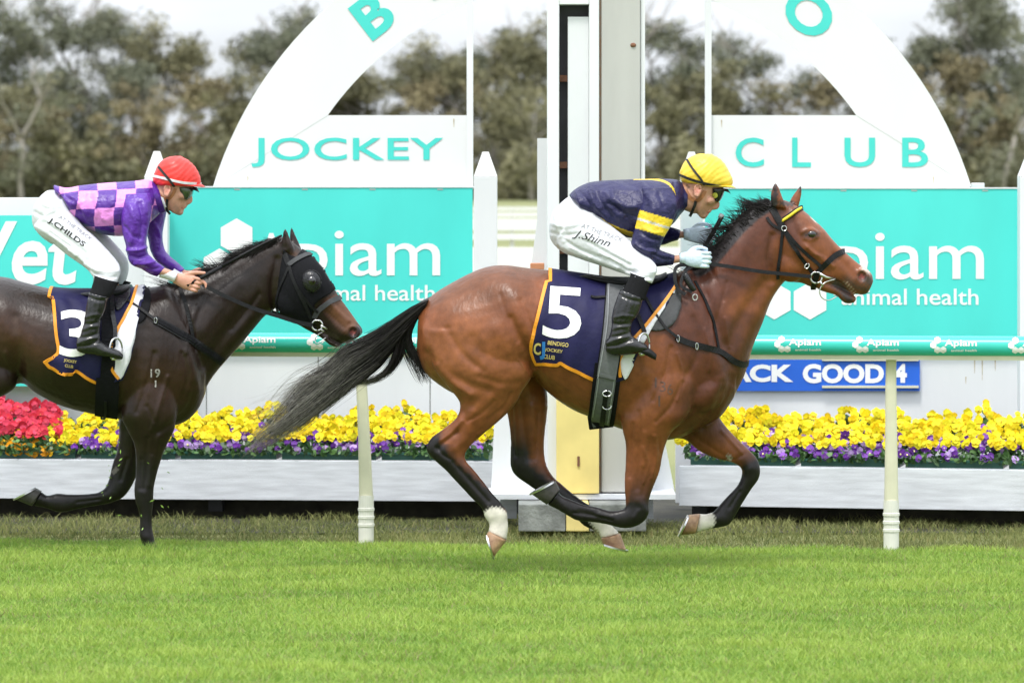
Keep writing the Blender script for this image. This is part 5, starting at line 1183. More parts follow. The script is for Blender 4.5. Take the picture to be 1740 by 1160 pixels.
# ---- bridles
def ringpx(mb, px, py, r, D, y0, th=.004, sx=1.):
    k = (D+y0)/FP; c = np.array(W(px, py, D+y0)); mb.tube([c+np.array((k*r*sx*cos(t), 0, k*r*sin(t))) for t in np.linspace(0, 2*pi, 28)], th, 8)
def rein(mb, pts, D, w=.017, t=.005):
    P = np.array([W(p[0], p[1], D+p[2]) for p in pts]); P = crom(P, 6); ribbon(mb, P, np.tile((0., -1, .15), (len(P), 1)), w, t)
br = empty('bridle', W(1380, 500, D1), "black leather bridle with yellow browband on the bay horse's head", 'bridle')
def S(name, bvh, D, pts, w, mat, off=.005, parent=None, mirror=True, t=.004):
    mb = MB(); strap(mb, bvh, pts, w, D, off=off, mirror=mirror, t=t); return mb.link(name, M[mat], parent)
S('headpiece', bvh1, D1, [(1311,352),(1319,368),(1327,380),(1332,389)], .032, 'leather', .007, br)
S('cheek_strap', bvh1, D1, [(1333,390),(1343,410),(1357,431),(1371,450),(1383,466)], .017, 'leather', .006, br)
S('noseband_hanger', bvh1, D1, [(1335,392),(1352,413),(1372,433),(1394,453)], .015, 'leather', .006, br)
S('throatlash', bvh1, D1, [(1331,392),(1327,420),(1323,450),(1321,474)], .014, 'leather', .006, br)
S('strap_end', bvh1, D1, [(1303,370),(1309,379),(1318,386),(1330,391)], .014, 'leather', .009, br, mirror=False)
bb = S('browband', bvh1, D1, [(1331,374),(1343,366),(1354,358),(1364,353)], .024, 'leather', .006, br)
mb = MB()
P_ = crom([(1331,374),(1343,366),(1354,358),(1364,353)], 6)
for q in P_[:-1]:
    h, n_, ok = cast(bvh1, q[0], q[1], D1-.08)
    if ok: V, F = ball(q[0], q[1], 2.2, 3.6, .012, h.y-.012, 0, -.5, 8, 6); mb.add(V, F); mb.add([(v[0], 2*D1-v[1], v[2]) for v in V], F)
mb.link('ribbon_weave', M['yellow_trim'], bb)
S('noseband', bvh1, D1, [(1384,478),(1390,462),(1402,449),(1419,434),(1435,427)], .027, 'leather', .006, br)
S('chin_strap', bvh1, D1, [(1384,476),(1382,492)], .024, 'leather', .007, br)
mb = MB(); ringpx(mb, 1387, 471.5, 9.6, D1, -.088, .0042); ringpx(mb, 1387, 471.5, 9.6, D1, .088, .0042); mb.link('bit_ring', M['steel'], br, smooth=True)
mb = MB(); mb.tube([W(1393,465,D1-.095), W(1404,471,D1-.085), W(1419,473,D1-.06)], [.007,.006,.004], 8); mb.tube([W(1394,478,D1-.095), W(1398,487,D1-.09)], .005, 8)
mb.link('bit_bar', M['steel'], br, smooth=True)
mb = MB(); mb.tube(crom([W(1420,474,D1-.06), W(1402,480,D1-.085), W(1393,492,D1-.09), W(1396,505,D1-.085), W(1408,510,D1-.07), W(1423,503,D1-.05)], 5), .0028, 8); mb.link('bit_wire', M['steel'], br, smooth=True)
mb = MB(); c = cast(bvh1, 1371, 452, D1)[0]; mb.tube([np.array(c)+np.array((.010*cos(t)+.004*sin(t), -.012, .012*sin(t))) for t in np.linspace(0, 2*pi, 14)], .0022, 6); mb.link('buckle', M['steel'], br)
mb = MB(); c = cast(bvh1, 1332, 388, D1)[0]; mb.tube([np.array(c)+np.array((.012*cos(t), -.016, .012*sin(t))) for t in np.linspace(0, 2*pi, 14)], .0022, 6); mb.link('buckle', M['steel'], br)
mb = MB(); rein(mb, [(1378,470,-.092),(1340,466,-.12),(1290,461,-.14),(1240,453,-.14),(1204,448,-.13)], D1); mb.link('rein', M['leather'], br)
mb = MB(); rein(mb, [(1378,470,.092),(1300,461,.12),(1215,448,.10),(1196,410,.09)], D1); mb.link('rein', M['leather'], br)
mb = MB(); rein(mb, [(1200,448,-.13),(1182,452,-.13),(1160,450,-.15),(1148,456,-.17),(1147,475,-.19),(1153,492,-.2),(1165,500,-.21)], D1, .016); rein(mb, [(1185,449,-.13),(1168,458,-.15),(1160,470,-.17),(1158,486,-.19),(1176,496,-.2)], D1, .014); mb.link('rein_loop', M['leather'], br)
mb = MB(); V, F = loft([(1166,462,1160,470,.01,-.2),(1172,470,1164,480,.016,-.2),(1178,480,1170,489,.014,-.2),(1184,492,1178,496,.006,-.2)], D1, K=12); mb.add(V, F); mb.link('slider', M['leather_gloss'], br, smooth=True)
mb = MB(); ringpx(mb, 1181, 505, 5, D1, -.21, .003, .8); mb.link('buckle', M['steel'], br)

br2 = empty('bridle', W(540, 560, D2), "black leather bridle with plain browband on the dark horse's hooded head", 'bridle')
hd = empty('hood', W(510, 550, D2), "black cloth hood with round eye cup on the dark horse's head", 'hood')
patch('hood_cloth', [(482,424),(492,432),(503,438),(512,425),(524,431),(538,443),(551,458),(561,475),(568,492),(560,499),(546,507),(535,516),(530,532),(529,553),(512,551),(497,546),(484,538),(473,527),(471,505),(475,470),(479,440)], bvh2, D2, .006, M['black_web'], hd, sub=5, smooth=False)
Vc, Fc = ball(529,478,17,19,.030,D2,-.098,.35,24,16); k_ = np.array(Vc); link('eye_cup', Vc, Fc, M['leather_gloss'], hd)
mb = MB(); ringpx(mb, 529, 478, 19, D2, -.104, .003, .9); mb.link('cup_rim', M['rubber'], hd, smooth=True)
Vc, Fc = ball(530,477,8,9,.02,D2,-.114,.35,16,10); link('eye_hole', Vc, Fc, M['eye'], hd)
Vc, Fc = ball(529,478,17,19,.030,D2,.098,.35,24,16); link('eye_cup', Vc, Fc, M['leather_gloss'], hd)
S('headpiece', bvh2, D2, [(482,428),(487,440),(492,451)], .026, 'leather', .012, br2)
S('browband', bvh2, D2, [(491,451),(500,444),(511,438),(522,434),(530,434)], .022, 'pad', .013, br2)
S('cheek_strap', bvh2, D2, [(492,452),(498,472),(510,500),(521,522),(530,543),(535,548)], .017, 'leather', .013, br2)
S('noseband_hanger', bvh2, D2, [(503,486),(515,503),(528,519),(540,530)], .013, 'leather', .012, br2)
S('throatlash', bvh2, D2, [(491,454),(484,472),(476,492),(472,512),(474,528)], .012, 'leather', .012, br2)
S('noseband', bvh2, D2, [(534,540),(540,528),(552,518),(566,510),(577,506)], .025, 'pad', .008, br2)
S('chin_strap', bvh2, D2, [(536,553),(530,562)], .02, 'leather', .01, br2)
mb = MB(); ringpx(mb, 539, 552.5, 9, D2, -.088, .0042); mb.link('bit_ring', M['steel'], br2, smooth=True)
mb = MB(); mb.tube([W(545,553,D2-.09), W(556,559,D2-.07)], .005, 8); mb.tube([W(545,560,D2-.09), W(552,563,D2-.07)], .004, 8); mb.link('bit_bar', M['steel'], br2, smooth=True)
mb = MB(); mb.tube(crom([W(552,562,D2-.07), W(540,569,D2-.08), W(535,578,D2-.08), W(540,583,D2-.08), W(554,573,D2-.06)], 5), .0026, 8); mb.link('bit_wire', M['steel'], br2, smooth=True)
mb = MB(); rein(mb, [(531,552,-.092),(505,547,-.12),(470,536,-.14),(434,525,-.15),(400,511,-.16),(370,497,-.16),(344,483,-.15)], D2, .020); mb.link('rein', M['leather'], br2)
mb = MB(); rein(mb, [(531,552,.092),(434,520,.14),(344,478,.12)], D2, .020); mb.link('rein', M['leather'], br2)
# ================================================================ JOCKEYS
M['skin'] = pm('skin', (.52, .27, .18), .5, .10, 40, .15, 200, vcol=True, trans=.15, spec=.4)
M['breeches'] = pm('white breeches', (.66, .67, .71), .55, .03, 20, .5, 22, bdist=.014)
M['navy_silk'] = pm('navy silk', (.022, .020, .095), .42, .18, 14, .85, 11, vcol=True, bdist=.035, spec=.4, fine=(45, .3, .004))
M['silk_vc'] = pm('racing silk', (.1, .02, .3), .36, .10, 14, .8, 11, vcol=True, bdist=.035, spec=.5, fine=(45, .3, .004))
M['yellow_silk'] = pm('yellow cap silk', (.80, .55, .045), .4, .10, 20, .5, 24, bdist=.012)
M['red_silk'] = pm('red cap silk', (.75, .035, .025), .38, .10, 20, .4, 24, bdist=.012)
M['glove'] = pm('pale blue glove', (.60, .72, .84), .6, .08, 40, .3, 120)
M['sock'] = pm('black knitted sock', (.008, .008, .009), .8, .2, 80, .5, 400, spec=.15)
M['boot'] = pm('black riding boot', (.010, .010, .011), .24, .3, 30, .5, 45, spec=.6, bdist=.006)
M['goggle'] = pm('dark goggle lens', (.006, .007, .007), .08, .1, 10, spec=.6)
M['reflection_yellow'] = pm('yellow lens reflection', (.42, .42, .06), .3, .1, 20)
M['lens_green'] = pm('green lens', (.03, .05, .02), .1, .3, 20, spec=.8)
M['ink'] = pm('black lettering', (.012, .012, .012), .6, .05)
M['ink_grey'] = pm('grey lettering', (.25, .25, .27), .6, .05)
M['tan_strap'] = pm('brown leather strap', (.33, .13, .05), .5, .2, 40)
def folds(V, F, S, D): return emboss(V, F, [(q[0], q[1], q[2]*1.55, *q[3:]) for q in S], D)
SK = (.56, .29, .20)
def arc_finger(p, dirs, L, r, D=0):
    """finger: list of joints from p through unit directions, tapered"""
    P = [np.array(p, float)]
    for d_, l in zip(dirs, L): d_ = np.array(d_, float); d_ /= np.linalg.norm(d_); P.append(P[-1]+d_*l)
    P = crom(np.array(P), 3); mb = MB(); mb.tube(P, np.linspace(r, r*.78, len(P)), 10)
    for q, rr in ((P[0], r), (P[-1], r*.8)):
        V, F = ball(0, 0, 1, 1, 1, 1); V = np.array([[sin(pi*i/6)*cos(2*pi*j/10), sin(pi*i/6)*sin(2*pi*j/10), cos(pi*i/6)] for i in range(7) for j in range(10)])*rr+q
        mb.add(V, [(i*10+j, (i+1)*10+j, (i+1)*10+(j+1) % 10, i*10+(j+1) % 10) for i in range(6) for j in range(10)])
    return mb.V, mb.F
def fist(px, py, D, y0, ax, side=-1, s=1., grip=None):
    """closed hand seen from its back: px,py wrist; ax = unit vector (x,z) of the forearm. palm + four curled fingers + thumb"""
    w = np.array(W(px, py, D+y0)); a = np.array((ax[0], 0, ax[1])); a /= np.linalg.norm(a); up = np.array((-a[2], 0, a[0])); out = np.array((0, side, 0.)); parts = []
    # palm
    mb = MB(); V = []; K = 16; rows = [(-.01, .026, .020), (.02, .033, .020), (.05, .040, .021), (.078, .041, .021), (.090, .036, .017)]
    for (t, hh, ww) in rows:
        for j in range(K): b = 2*pi*j/K; V.append(w + a*t*s + up*hh*s*cos(b) + out*ww*s*sin(b))
    F = [(i*K+j, i*K+(j+1) % K, (i+1)*K+(j+1) % K, (i+1)*K+j) for i in range(len(rows)-1) for j in range(K)]+[tuple(range(K)), tuple(range((len(rows)-1)*K, len(rows)*K))[::-1]]
    parts.append((V, F))
    for k, (o, L) in enumerate(((.030, .95), (.010, 1.05), (-.011, 1.0), (-.031, .82))):
        b = w + a*.084*s + up*o*s + out*.004
        parts.append(arc_finger(b, [a*1+out*.25, a*.35-out*1, -a*1-out*.3], [.034*s*L, .030*s*L, .022*s*L], .0098*s*(.9+.1*L)))
    parts.append(arc_finger(w + a*.028*s + up*.028*s - out*.006, [a*.8+up*.7-out*.2, a*1+up*.15-out*.15, a*1-up*.25-out*.2], [.032*s, .032*s, .026*s], .0115*s))
    return parts
def head_parts(Fx, D, secs, nose, lips, chin, ear, neck):
    pr = [loft(secs, D, K=32, egg=-.0), loft(neck, D, K=24), loft(nose, D, K=14)]
    pr += [loft(l_, D, K=12) for l_ in lips]; pr += chin; return pr
def ear_parts(px, py, D, y0, s=1., tilt=.25):
    out = []
    for sg in (-1, 1):
        c = np.array(W(px, py, D+sg*y0)); P = [c+np.array((cos(t)*.016*s*(1 if sin(t) > 0 else .75)+.004*sin(t), sg*(.006+.004*cos(t)), sin(t)*.029*s)) for t in np.linspace(-.4*pi, 1.35*pi, 18)]
        mb = MB(); mb.tube(P, .0048*s, 8); out.append((mb.V, mb.F)); V, F = ball(px, py, .010*FP/D*s, .022*FP/D*s, .006, D, sg*y0); out.append((V, F))
        V, F = ball(px, py+.022*FP/D*s, .008*FP/D*s, .009*FP/D*s, .006, D, sg*(y0+.004)); out.append((V, F))
    return out

# ---------------------------------------------------------------- jockey in navy and yellow, on the bay
j1 = empty('person', W(1040, 480, D1), 'jockey in navy silks with yellow armband and yellow cap crouching on the bay horse', 'jockey')
body = [loft([(1218,268,1180,268,.05),(1235,292,1160,286,.074),(1233,308,1157,298,.078),(1230,318,1159,308,.077),(1227,326,1162,316,.075,0,.0),(1221,335,1167,324,.073,0,.12),(1217.5,344,1171,333,.068,0,.18),(1210,353,1175,342,.061,0,.2),(1203,360,1178,350,.053,0,.2),(1197,367,1181,357,.042,0,.2),(1191,371,1185,364,.026)], D1, K=32),
  loft([(1146,318,1152,352,.066),(1158,312,1167,359,.060),(1170,306,1181,363,.058),(1182,303,1193,358,.05)], D1, K=24),
  loft([(1222,331,1211,333,.009),(1222.5,341,1210,343,.011),(1223,349.5,1208,350,.013),(1220,354.8,1208,353,.0155),(1213,357,1206,355,.010)], D1, K=14),
  loft([(1209,357.5,1200,355,.020),(1208.5,360.5,1199,358,.023),(1205,362,1197,360,.022)], D1, K=12), loft([(1204.5,362.8,1196,360,.020),(1203.5,365.5,1196,363,.020),(1199,367.5,1193,365,.018)], D1, K=12),
  ball(1195.5,367,6,5,.026,D1), ball(1223,327,6,4,.050,D1), ball(1207,340,9,8,.030,D1,-.046), ball(1207,340,9,8,.030,D1,.046)]
body += ear_parts(1185, 324, D1, .078, 1.05)
core = [[(970,338,985,362,.10),(1010,316,1035,380,.13),(1060,310,1075,390,.14),(1110,310,1115,385,.15),(1140,312,1150,365,.11),(1155,318,1162,352,.06)]]
body += [loft(c_, D1, K=24) for c_ in core]
def arm(pts, D): return loft(pts, D, K=20)
body += [arm([(1135,340,1100,335,.045,-.16),(1126,380,1092,378,.042,-.20),(1112,420,1088,425,.038,-.2),(1118,432,1100,446,.036,-.2),(1142,434,1138,448,.026,-.15),(1160,433,1158,445,.022,-.135)], D1),
         arm([(1135,340,1100,335,.045,.16),(1128,370,1100,372,.042,.19),(1130,388,1112,402,.036,.18),(1150,392,1147,405,.026,.13),(1168,393,1166,404,.022,.10)], D1)]
body += [loft([(990,362,962,400,.10),(1018,385,992,420,.06,-.11),(1060,413,1036,440,.045,-.165),(1095,445,1078,458,.04,-.235),(1100,470,1082,470,.04,-.28),(1085,500,1062,495,.045,-.31),(1066,545,1046,545,.032,-.33),(1062,575,1040,582,.03,-.34)], D1, K=20),
         loft([(990,362,962,400,.10),(1018,385,992,420,.06,.11),(1060,413,1036,440,.045,.165),(1095,445,1078,458,.04,.235),(1100,470,1082,470,.04,.28),(1085,500,1062,495,.045,.31),(1066,545,1046,545,.032,.33),(1062,575,1040,582,.03,.34)], D1, K=20)]
Vb, Fb = fuse(body, .0045, 2)
Vb = emboss(Vb, Fb, [([(1212,346),(1206,354),(1203,362)], 2.2, -.003), ([(1213,333),(1220,336)], 3, -.004), ([(1200,352),(1192,362)], 5, -.003), ([(1196,330),(1192,350)], 4, .002), ([(1202,345),(1212,347)], 3, .003), ([(1168,330),(1176,352)], 3, -.002), ([(1174,322),(1180,358)], 2.5, .002)], D1)
P = to_px(Vb); C = np.tile(np.array(SK), (len(Vb), 1)); C = blot(C, P, [(1208,361.3),(1200,360.5)], 1.6, (.45, .13, .11), 1.2, 1); C = blot(C, P, [(1185,324)], 7, (.62, .26, .20), 4, 1)
C = blot(C, P, [(1221,350),(1217,354)], 4, (.58, .25, .18), 4, 1); C = blot(C, P, [(1195,360),(1200,370),(1205,368)], 6, (.42, .23, .17), 5, 1)
# cropped hair under the cap
C = blot(C, P, [(1160,314),(1168,318)], 5, (.12, .07, .04), 5, 1)
link('body', Vb, Fb, M['skin'], j1, cols=C)
# gloved hands
for (px, py, y0, ax, sd) in ((1160, 439, -.135, (1, -.05), -1), (1167, 398, .10, (1, -.08), -1)):
    Vh, Fh = fuse(fist(px, py, D1, y0, ax, sd, 1.02), .0034, 2); link('glove', Vh, Fh, M['glove'], j1)
    cf = loft([(px-6,py-9,px-5,py+9,.026,y0),(px+4,py-9.5,px+5,py+9.5,.027,y0)], D1, K=18); link('glove_cuff', *cf, M['glove'], j1)
# breeches
br_p = [loft([(962,337,941,356,.09),(972,333,933,382,.135),(990,336,936,408,.16),(1006,345,955,428,.165),(1020,358,980,438,.15)], D1, K=36)]
for sg in (-1, 1):
    br_p.append(loft([(985,345,945,408,.085,sg*.085),(1010,358,958,428,.095,sg*.10),(1035,380,988,441,.092,sg*.125),(1060,400,1022,452,.084,sg*.155),(1088,422,1050,462,.074,sg*.195),(1110,444,1070,468,.064,sg*.235),(1117,456,1073,467,.060,sg*.255),(1113,470,1072,467,.056,sg*.275),(1108,482,1072,468,.050,sg*.29)], D1, K=32))
Vt, Ft = fuse(br_p, .006, 6)
fold = [([(948,415),(975,428),(1010,440),(1050,455)], 4, .005), ([(955,405),(985,425),(1020,438)], 3, -.005), ([(985,395),(1030,425),(1070,445)], 5, .005), ([(1000,410),(1040,433),(1075,452)], 3, -.005), ([(1075,452),(1095,462),(1112,462)], 3, .005), ([(1070,460),(1090,470),(1108,472)], 2.5, -.005),
        ([(938,380),(960,385),(985,380)], 4, .004), ([(935,395),(960,400),(985,396)], 3, -.004), ([(1020,430),(1055,447)], 2, .004), ([(1060,425),(1090,445),(1105,452)], 3, -.004), ([(965,345),(958,370),(962,400)], 4, -.004), ([(1065,463),(1085,474)], 2.5, .005), ([(970,420),(1005,436)], 2, .004), ([(1100,450),(1104,476)], 3, .004),
        ([(942,365),(950,395),(958,410)], 3, .004), ([(1035,440),(1066,460)], 2, -.004)]
Vt = folds(Vt, Ft, fold, D1); link('breeches', Vt, Ft, M['breeches'], j1); bbr1 = bvh_of(Vt, Ft)
def letter(parent, s_, box, bvh, D, mat, rot=0, bold=0., shear=0., name='lettering', off=.002):
    mb = MB(); a, b = text_px(s_, box, bold=bold, sub=4, rot=rot, shear=shear); laid(mb, a, b, bvh, D, off); return mb.link(name, M[mat], parent)
letter(j1, 'J.Shinn', (972,388,1037,405), bbr1, D1, 'ink', radians(17), .0, .35)
letter(j1, 'AT THE TRACK', (987,379,1060,387), bbr1, D1, 'ink_grey', radians(20), .0, .1)
# jacket
NV = (.016, .014, .070); YE = (.80, .56, .03)
jk = [loft([(966,332,980,345,.12),(974,324,990,362,.150),(988,315,1004,375,.165),(1008,308.5,1028,387,.176),(1040,306,1054,401,.184),(1078,304.5,1086,405,.196),(1112,304,1114,400,.205),(1138,304,1142,382,.185),(1152,306,1156,365,.115),(1160,312,1163,358,.072)], D1, K=36)]
Vj, Fj = fuse(jk, .006, 5)
jf = [([(1000,315),(1010,345),(1030,370)], 4, .007), ([(1010,318),(1022,345),(1040,368)], 4, -.006), ([(1030,330),(1060,350),(1078,352)], 5, .006), ([(1035,345),(1060,362),(1082,368)], 4, -.006), ([(1090,312),(1105,325),(1125,330)], 5, .006), ([(1060,308),(1085,320),(1100,345)], 5, -.005),
      ([(985,325),(1000,345),(1010,372)], 3, -.005), ([(1030,375),(1060,388),(1085,396)], 4, .006), ([(1130,310),(1140,330),(1142,360)], 5, .006), ([(1145,310),(1150,335)], 3, -.006), ([(1040,320),(1042,340),(1052,360)], 4, -.005), ([(978,325),(988,352)], 3, .005), ([(1065,370),(1082,384)], 3, -.006)]
Vj = folds(Vj, Fj, jf, D1); P = to_px(Vj); C = np.tile(np.array(NV), (len(Vj), 1))
d, t = seg_dist(P, [(1021,372),(1030,380),(1050,390),(1075,399)]); w = (d < 2.2+2*t)*(Vj[:, 1] < D1); C = np.where(w[:, None], YE, C)
d, t = seg_dist(P, crom([(1078,304),(1105,304),(1128,308),(1142,318),(1147,335)], 4)); w = (d < 1.7); C = np.where(w[:, None], YE, C)
link('jacket', Vj, Fj, M['navy_silk'], j1, cols=C); bj1 = bvh_of(Vj, Fj)
V, F = loft([(1158,309,1156,358,.075),(1164,316,1163,357,.071),(1168,322,1167,355,.069)], D1, K=28); link('collar', V, F, M['navy_silk'], j1, cols=np.tile(NV, (len(V), 1)))
for sg, S_ in ((-1, [(1142,318,1090,318,.060,-.13),(1151,340,1091,340,.072,-.165),(1150,358,1086,358,.072,-.185),(1141,382,1079,386,.067,-.195),(1128,404,1072,412,.062,-.20),(1122,420,1072,432,.058,-.20),(1121,424,1079,448,.055,-.198),(1128,427,1096,454,.050,-.19),(1137,430,1118,453,.044,-.17),(1143,432,1136,451,.036,-.152),(1147,433,1144,450,.032,-.143)]),
               (1, [(1142,318,1090,318,.060,.13),(1151,340,1098,340,.070,.165),(1148,360,1095,362,.068,.18),(1140,376,1098,388,.060,.185),(1133,384,1106,408,.055,.18),(1142,386,1122,417,.045,.16),(1152,389,1142,411,.036,.135),(1157,391,1153,408,.031,.118)])):
    Vs, Fs = fuse([loft(S_, D1, K=32)], .005, 4)
    Vs = folds(Vs, Fs, [([(1100,330),(1110,350),(1108,375)], 5, .006), ([(1120,330),(1128,350)], 4, -.005), ([(1080,415),(1095,425),(1112,428)], 3, .007), ([(1078,425),(1095,437),(1110,440)], 3, -.006), ([(1080,440),(1100,447),(1125,446)], 3, .005), ([(1090,395),(1105,405),(1120,408)], 3, -.005), ([(1110,432),(1128,440),(1140,441)], 2.5, -.004),
        ([(1095,388),(1110,395),(1125,395)], 3, .004), ([(1140,434),(1141,448)], 1.6, -.004)], D1)
    P = to_px(Vs); C = np.tile(np.array(NV), (len(Vs), 1))
    if sg == -1:
        ln = lambda x: 357+(x-1088)*.30; yb = P[:, 1]-ln(P[:, 0]); C = np.where(((yb > 0) & (yb < 33))[:, None], YE, C); C = np.where(((yb > 14) & (yb < 18))[:, None], (.6, .58, .55), C)
    link('sleeve', Vs, Fs, M['navy_silk'], j1, cols=C)
# helmet
def helmet(j, D, secs, brim, mat, name='cap'):
    Vc, Fc = fuse([loft(secs, D, K=36)], .006, 3); N = vnormals(Vc, Fc); P = to_px(Vc)
    Vc = Vc + N*(.0016*np.sin(P[:, 0]*.33+P[:, 1]*.42+2*np.sin(P[:, 0]*.12))*np.sin(P[:, 1]*.22+P[:, 0]*.13))[:, None]
    o = link(name, Vc, Fc, mat, j); return o, bvh_of(Vc, Fc)
h1, bh1 = helmet(j1, D1, [(1207,261,1184,262,.034),(1221,268,1171,268,.068),(1231,278,1162,277,.088),(1238,289,1157,286,.099),(1243,299,1154.5,294,.104),(1245.5,308,1155,301,.104),(1244,315,1157,307,.102),(1238,318,1161,311,.098)], None, M['yellow_silk'])
V, F = loft([(1250.5,320,1238,311,.030),(1249,320,1226,312,.062),(1244,319.5,1205,312,.085),(1236,319,1190,313,.096),(1225,318.5,1175,313,.10)], D1, K=24); link('peak', V, F, M['yellow_silk'], h1)
V, F = loft([(1242,330,1236,321,.035),(1240,328,1222,319,.062),(1232,325,1205,318,.082)], D1, K=20); link('inner_peak', V, F, M['leather'], j1)
mb = MB(); strap(mb, bh1, [(1155,297),(1172,304),(1195,311),(1218,315),(1236,317)], .012, D1, off=.003, t=.003); mb.link('cap_band', M['ink'], j1)
mb = MB(); strap(mb, bh1, [(1168,272),(1178,288),(1190,303),(1197,314)], .010, D1, off=.004, t=.003); mb.link('goggle_strap', M['ink'], j1)
bb1 = bvh_of(Vb, Fb)
mb = MB(); strap(mb, bb1, [(1162,312),(1166,325),(1174,337),(1184,341),(1193,334),(1198,324)], .018, D1, off=.002, t=.003); mb.link('helmet_harness', M['tan_strap'], j1)
mb = MB(); strap(mb, bb1, [(1183,341),(1179,352),(1175,362),(1172,368)], .013, D1, off=.004, t=.004, mirror=True); mb.link('chin_strap', M['ink'], j1)
Vg, Fg = loft([(1232,321,1204,320,.079),(1230,329,1206,325,.079),(1226,338,1209,334,.073),(1221,344,1213,341,.062)], D1, K=30, n=2.6); link('goggles', Vg, Fg, M['goggle'], j1)
bg1 = bvh_of(Vg, Fg); Pq, Fq = poly_px([(1215+4.6*cos(t), 332+4.6*sin(t)) for t in np.linspace(0, 2*pi, 16)[:-1]], 3, False); mb = MB(); laid(mb, Pq, Fq, bg1, D1, .002); mb.link('lens_reflection', M['reflection_yellow'], j1)  # yellow reflection on the goggles, laid on as a coloured disc
# socks and boots
def boots(j, D, sock, boot, foot, dxf=0):
    for sg in (-1, 1):
        m = lambda L: [(a+(dxf if sg > 0 else 0), b, c+(dxf if sg > 0 else 0), d, w, sg*y) for (a, b, c, d, w, y) in L]
        link('sock', *loft(m(sock), D, K=28), M['sock'], j)
        Vv, Fv = fuse([loft(m(boot), D, K=28), loft(m(foot), D, K=24)], .0055, 3)
        if not dxf or sg < 0: Vv = emboss(Vv, Fv, boot_folds(boot), D)
        link('boot', Vv, Fv, M['boot'], j)
def boot_folds(b):
    out = []; n = len(b)
    for k, f in enumerate((.12, .45, .55, .66, .76, .86, .95)):
        i = f*(n-1); a = int(i); t = i-a; a2 = min(a+1, n-1); q = [b[a][m_]*(1-t)+b[a2][m_]*t for m_ in range(4)]
        out.append(([(q[0], q[1]), ((q[0]+q[2])/2, (q[1]+q[3])/2+3*(-1)**k), (q[2], q[3])], 2.6, (.0045 if k % 2 else -.0055)))
    for f in (.25, .5, .75):
        p = [(b[i][0]*f+b[i][2]*(1-f), b[i][1]*f+b[i][3]*(1-f)) for i in range(0, n//2+1)]; out.append((p, 1.8, -.0025))
    return out
boots(j1, D1, [(1108,476,1070,463,.044,.285),(1105,482,1071,468,.047,.295),(1100,497,1063,484,.047,.31),(1095,511,1056,495,.045,.325)],
      [(1094,507,1054,491,.052,.325),(1091,515,1049,503,.053,.33),(1086,530,1041,528,.052,.335),(1078,543,1039,545,.044,.34),(1072,556,1038,561,.039,.342),(1074,570,1031,581,.040,.345),(1072,580,1030,592,.038,.345)],
      [(1030,577,1029,597,.026,.345),(1042,568,1040,603,.036,.345),(1058,566,1057,604,.038,.345),(1074,571,1074,602,.042,.345),(1088,579,1088,600,.043,.345),(1098,585,1098,597,.034,.345),(1102,589,1101,594,.016,.345)])
# whip
e = empty('whip', W(1192, 428, D1+.1), 'short black whip in the gloved hand of the jockey in navy', 'whip')
mb = MB(); mb.tube([W(1227,367,D1-.03), W(1216,388,D1-.0), W(1205,406,D1+.04), W(1196,421,D1+.07)], [.0105,.0115,.0105,.009], 12); mb.link('handle', M['leather'], e, smooth=True)
mb = MB(); mb.tube([W(1226.5,364.5,D1-.032), W(1224,370,D1-.025)], [.012,.012], 12); mb.link('cap', M['grey_edge'], e, smooth=True)
mb = MB(); mb.tube([W(1196,421,D1+.07), W(1189,430,D1+.07), W(1172,450,D1+.09), W(1140,480,D1+.12)], [.006,.005,.004,.003], 10); mb.link('shaft', M['leather'], e, smooth=True)

# ---------------------------------------------------------------- jockey in pink and purple, on the dark horse
j2 = empty('person', W(150, 500, D2), 'jockey in pink and purple checked silks and red cap on the dark horse', 'jockey')
body = [loft([(312,272,282,272,.05),(330,290,266,288,.076),(332,305,263,300,.079),(330,314,265,310,.078),(327,322,268,317,.076),(323,331,271,325,.074,0,.1),(320,340,275,334,.069,0,.16),(317,349,280,343,.061,0,.2),(312,356,284,350,.052,0,.2),(307,361,288,356,.042,0,.2),(302,365,292,361,.026)], D2, K=32),
  loft([(252,316,268,352,.068),(262,313,280,357,.062),(272,310,290,358,.058),(284,306,298,352,.05)], D2, K=24),
  loft([(326,324,315,326,.009),(327,332,314,334,.011),(327.5,341,313,342,.013),(324,346,313,345,.0155),(318,348.5,312,347,.010)], D2, K=14),
  loft([(318,350,309,347,.020),(316.5,353,308,350,.023),(313,354.5,306,352,.022)], D2, K=12), loft([(313,355.5,305,352,.020),(312,358.5,304,355,.020),(308,360,302,357,.018)], D2, K=12),
  ball(305,360,7,6,.026,D2), ball(325,320,6,4,.050,D2), ball(310,331,9,8,.030,D2,-.046), ball(310,331,9,8,.030,D2,.046)]
body += ear_parts(284, 324, D2, .078, 1.05)
body += [loft([(110,325,130,365,.11),(150,318,165,385,.14),(200,314,205,388,.15),(240,314,250,368,.12),(262,318,272,352,.062)], D2, K=24),
   loft([(238,345,216,345,.045,-.17),(238,390,218,392,.042,-.19),(240,428,222,436,.038,-.19),(262,448,252,460,.034,-.18),(290,459,284,472,.025,-.16),(305,466,299,481,.021,-.15)], D2, K=20),
   loft([(268,350,246,352,.045,.15),(268,390,250,395,.042,.18),(278,428,262,438,.038,.18),(302,452,290,462,.030,.14),(322,462,316,474,.022,.10)], D2, K=20)]
